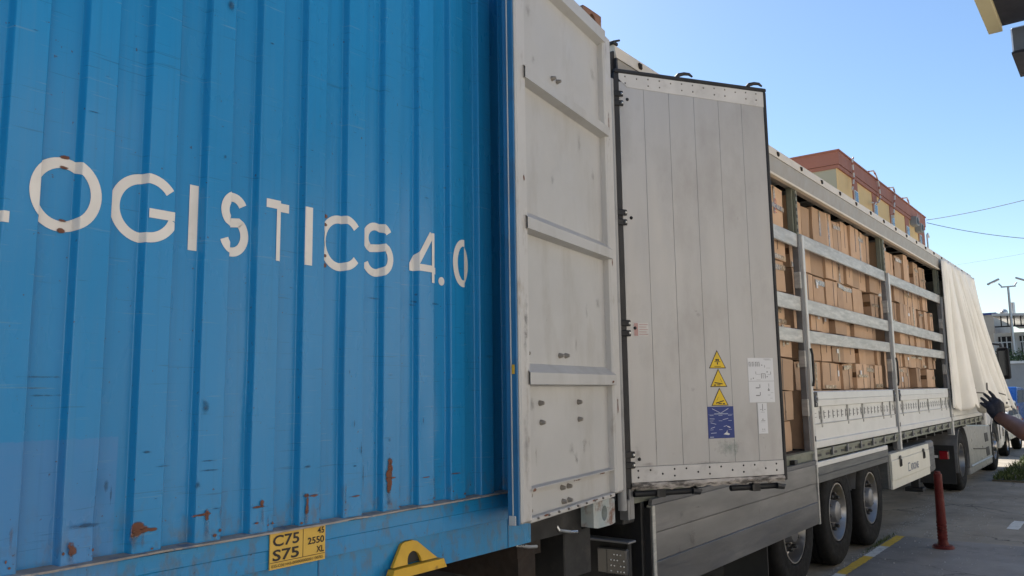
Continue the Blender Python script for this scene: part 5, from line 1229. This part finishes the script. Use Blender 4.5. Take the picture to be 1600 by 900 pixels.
fb = thing('canopy_box', (8.35, .1, 4.66), 'grey metal box with dark underside fixed at the canopy end', 'box')
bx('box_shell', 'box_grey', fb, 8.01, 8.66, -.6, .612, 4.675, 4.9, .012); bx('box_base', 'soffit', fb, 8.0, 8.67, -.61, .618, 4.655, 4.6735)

# ---------------------------------------------------------------- person at the right edge, gloved hand raised
def remeshed(b, name, mat, parent, vox, org=None, smooth_it=6):
    o = b.build(name, None, None, recalc=True)
    r = o.modifiers.new('r', 'REMESH'); r.mode = 'VOXEL'; r.voxel_size = vox
    s_ = o.modifiers.new('s', 'SMOOTH'); s_.factor = .5; s_.iterations = smooth_it
    bpy.context.view_layer.update()
    me = bpy.data.meshes.new_from_object(o.evaluated_get(bpy.context.evaluated_depsgraph_get()))
    old = o.data; C.objects.unlink(o); bpy.data.objects.remove(o); bpy.data.meshes.remove(old)
    o0 = Vector(ORG[parent.name]) if parent is not None else Vector(org)
    me.transform(Matrix.Translation(-o0)); me.name = name
    me.polygons.foreach_set('use_smooth', [True]*len(me.polygons))
    me.materials.clear(); me.materials.append(MT[mat])
    o = bpy.data.objects.new(name, me); C.objects.link(o)
    if parent is not None: o.parent = parent
    else: o.location = o0
    ORG[o.name] = tuple(o0); return o
PX, PY = 5.28, .04                      # stands facing along +X, left arm raised
WR = Vector((5.35, .650, 1.610)); EL = Vector((5.15, .502, 1.530)); SH = Vector((5.27, .235, 1.44))
b = MB()
b.capsule((PX, PY, 1.05), (PX, PY, 1.30), .145, .150); b.capsule((PX-.01, PY-.10, 1.38), (PX-.01, PY+.10, 1.38), .105, .105); b.capsule((PX, PY-.16, 1.43), (PX, PY+.16, 1.43), .062, .062)
b.capsule((PX, PY-.07, .98), (PX, PY+.07, .98), .135, .135)
b.capsule((PX, PY, 1.42), (PX+.02, PY, 1.56), .060, .055)
b.ball((PX+.035, PY, 1.66), (.098, .076, .122)); b.ball((PX+.06, PY, 1.60), (.07, .058, .07))
b.capsule((PX+.128, PY, 1.665), (PX+.142, PY, 1.635), .012, .017); b.ball((PX+.125, PY, 1.592), (.014, .026, .010))
for s_ in (-1, 1):
    b.ball((PX+.03, PY+s_*.078, 1.655), (.022, .012, .034)); b.ball((PX+.118, PY+s_*.032, 1.668), (.012, .016, .010))
    b.capsule((PX, PY+s_*.10, .93), (PX+.01, PY+s_*.11, .50), .088, .058); b.capsule((PX+.01, PY+s_*.11, .50), (PX-.02, PY+s_*.115, .11), .058, .040)
    b.capsule((PX-.04, PY+s_*.115, .055), (PX+.15, PY+s_*.125, .045), .045, .036)
b.capsule(SH, EL, .056, .050); b.capsule(EL, EL.lerp(WR, .45), .051, .046); b.capsule(EL.lerp(WR, .45), WR, .046, .033)
b.capsule((5.28, -.15, 1.43), (5.26, -.21, 1.14), .050, .040); b.capsule((5.26, -.21, 1.14), (5.36, -.20, .90), .040, .028)
b.capsule((5.36, -.20, .90), (5.40, -.19, .80), .036, .030)
for k in range(4): b.capsule((5.40+.012*k-.02, -.215+.018*k, .80), (5.41+.012*k, -.21+.018*k, .715+.01*abs(k-1.5)), .011, .008)
b.capsule((5.385, -.165, .86), (5.425, -.145, .80), .013, .010)
pe = remeshed(b, 'person', 'skin', None, .012, (PX, PY, 0))
tag(pe, 'person in a dark red shirt raising a hand in a dark glove', 'person')
b = MB()
b.capsule((PX, PY, 1.02), (PX, PY, 1.30), .160, .165); b.capsule((PX-.01, PY-.10, 1.38), (PX-.01, PY+.10, 1.38), .118, .118); b.capsule((PX, PY-.17, 1.435), (PX, PY+.17, 1.435), .072, .072)
b.capsule((PX, PY-.08, .94), (PX, PY+.08, .94), .150, .150)
b.capsule(SH, SH.lerp(EL, .85), .070, .066); b.capsule((5.28, -.15, 1.43), (5.27, -.19, 1.24), .066, .060)
remeshed(b, 'shirt', 'shirt', pe, .013)
b = MB()
b.capsule((PX, PY-.06, .92), (PX, PY+.06, .92), .140, .140)
for s_ in (-1, 1):
    b.capsule((PX, PY+s_*.10, .90), (PX+.01, PY+s_*.11, .50), .102, .075); b.capsule((PX+.01, PY+s_*.11, .50), (PX-.02, PY+s_*.115, .14), .075, .068)
remeshed(b, 'trousers', 'trousers', pe, .014)
b = MB()
for s_ in (-1, 1): b.capsule((PX-.045, PY+s_*.115, .062), (PX+.16, PY+s_*.125, .050), .056, .045); b.capsule((PX-.03, PY+s_*.115, .07), (PX-.02, PY+s_*.115, .17), .052, .052)
remeshed(b, 'boots', 'boot', pe, .012)
b = MB(); b.ball((PX+.015, PY, 1.695), (.105, .085, .105)); b.ball((PX-.03, PY, 1.66), (.075, .080, .10))
remeshed(b, 'hair', 'hair', pe, .012)
# glove: palm, four spread fingers and a thumb
R3, U3, F3 = R2, U2, F
hb0 = WR
def hp(r, up, f_=0.): return hb0+R3*r*.84+U3*up*.84+F3*f_*.84
b = MB()
b.capsule(hp(.014, -.020), hp(-.004, .016), .036, .034)                       # cuff
b.capsule(hp(-.010, .020), hp(-.014, .078), .040, .036); b.capsule(hp(-.038, .035), hp(-.048, .062), .030, .026); b.capsule(hp(.010, .030), hp(.012, .075), .030, .024)
fing = [((-.052, .046), (-.084, .066, .01), (-.102, .082, .02)), ((-.046, .068), (-.080, .098, .01), (-.100, .116, .02)), ((-.030, .088), (-.060, .124, .01), (-.080, .144, .02)), ((-.008, .098), (-.030, .138, .008), (-.048, .160, .015))]
for (a, k1, k2) in fing:
    b.capsule(hp(*a), hp(*k1), .0105, .0098); b.capsule(hp(*k1), hp(*k2), .0098, .0080)
b.capsule(hp(.026, .030, .02), hp(.034, .065, .045), .015, .013); b.capsule(hp(.034, .065, .045), hp(.026, .092, .058), .013, .010)
remeshed(b, 'glove', 'glove', pe, .0035, smooth_it=2)
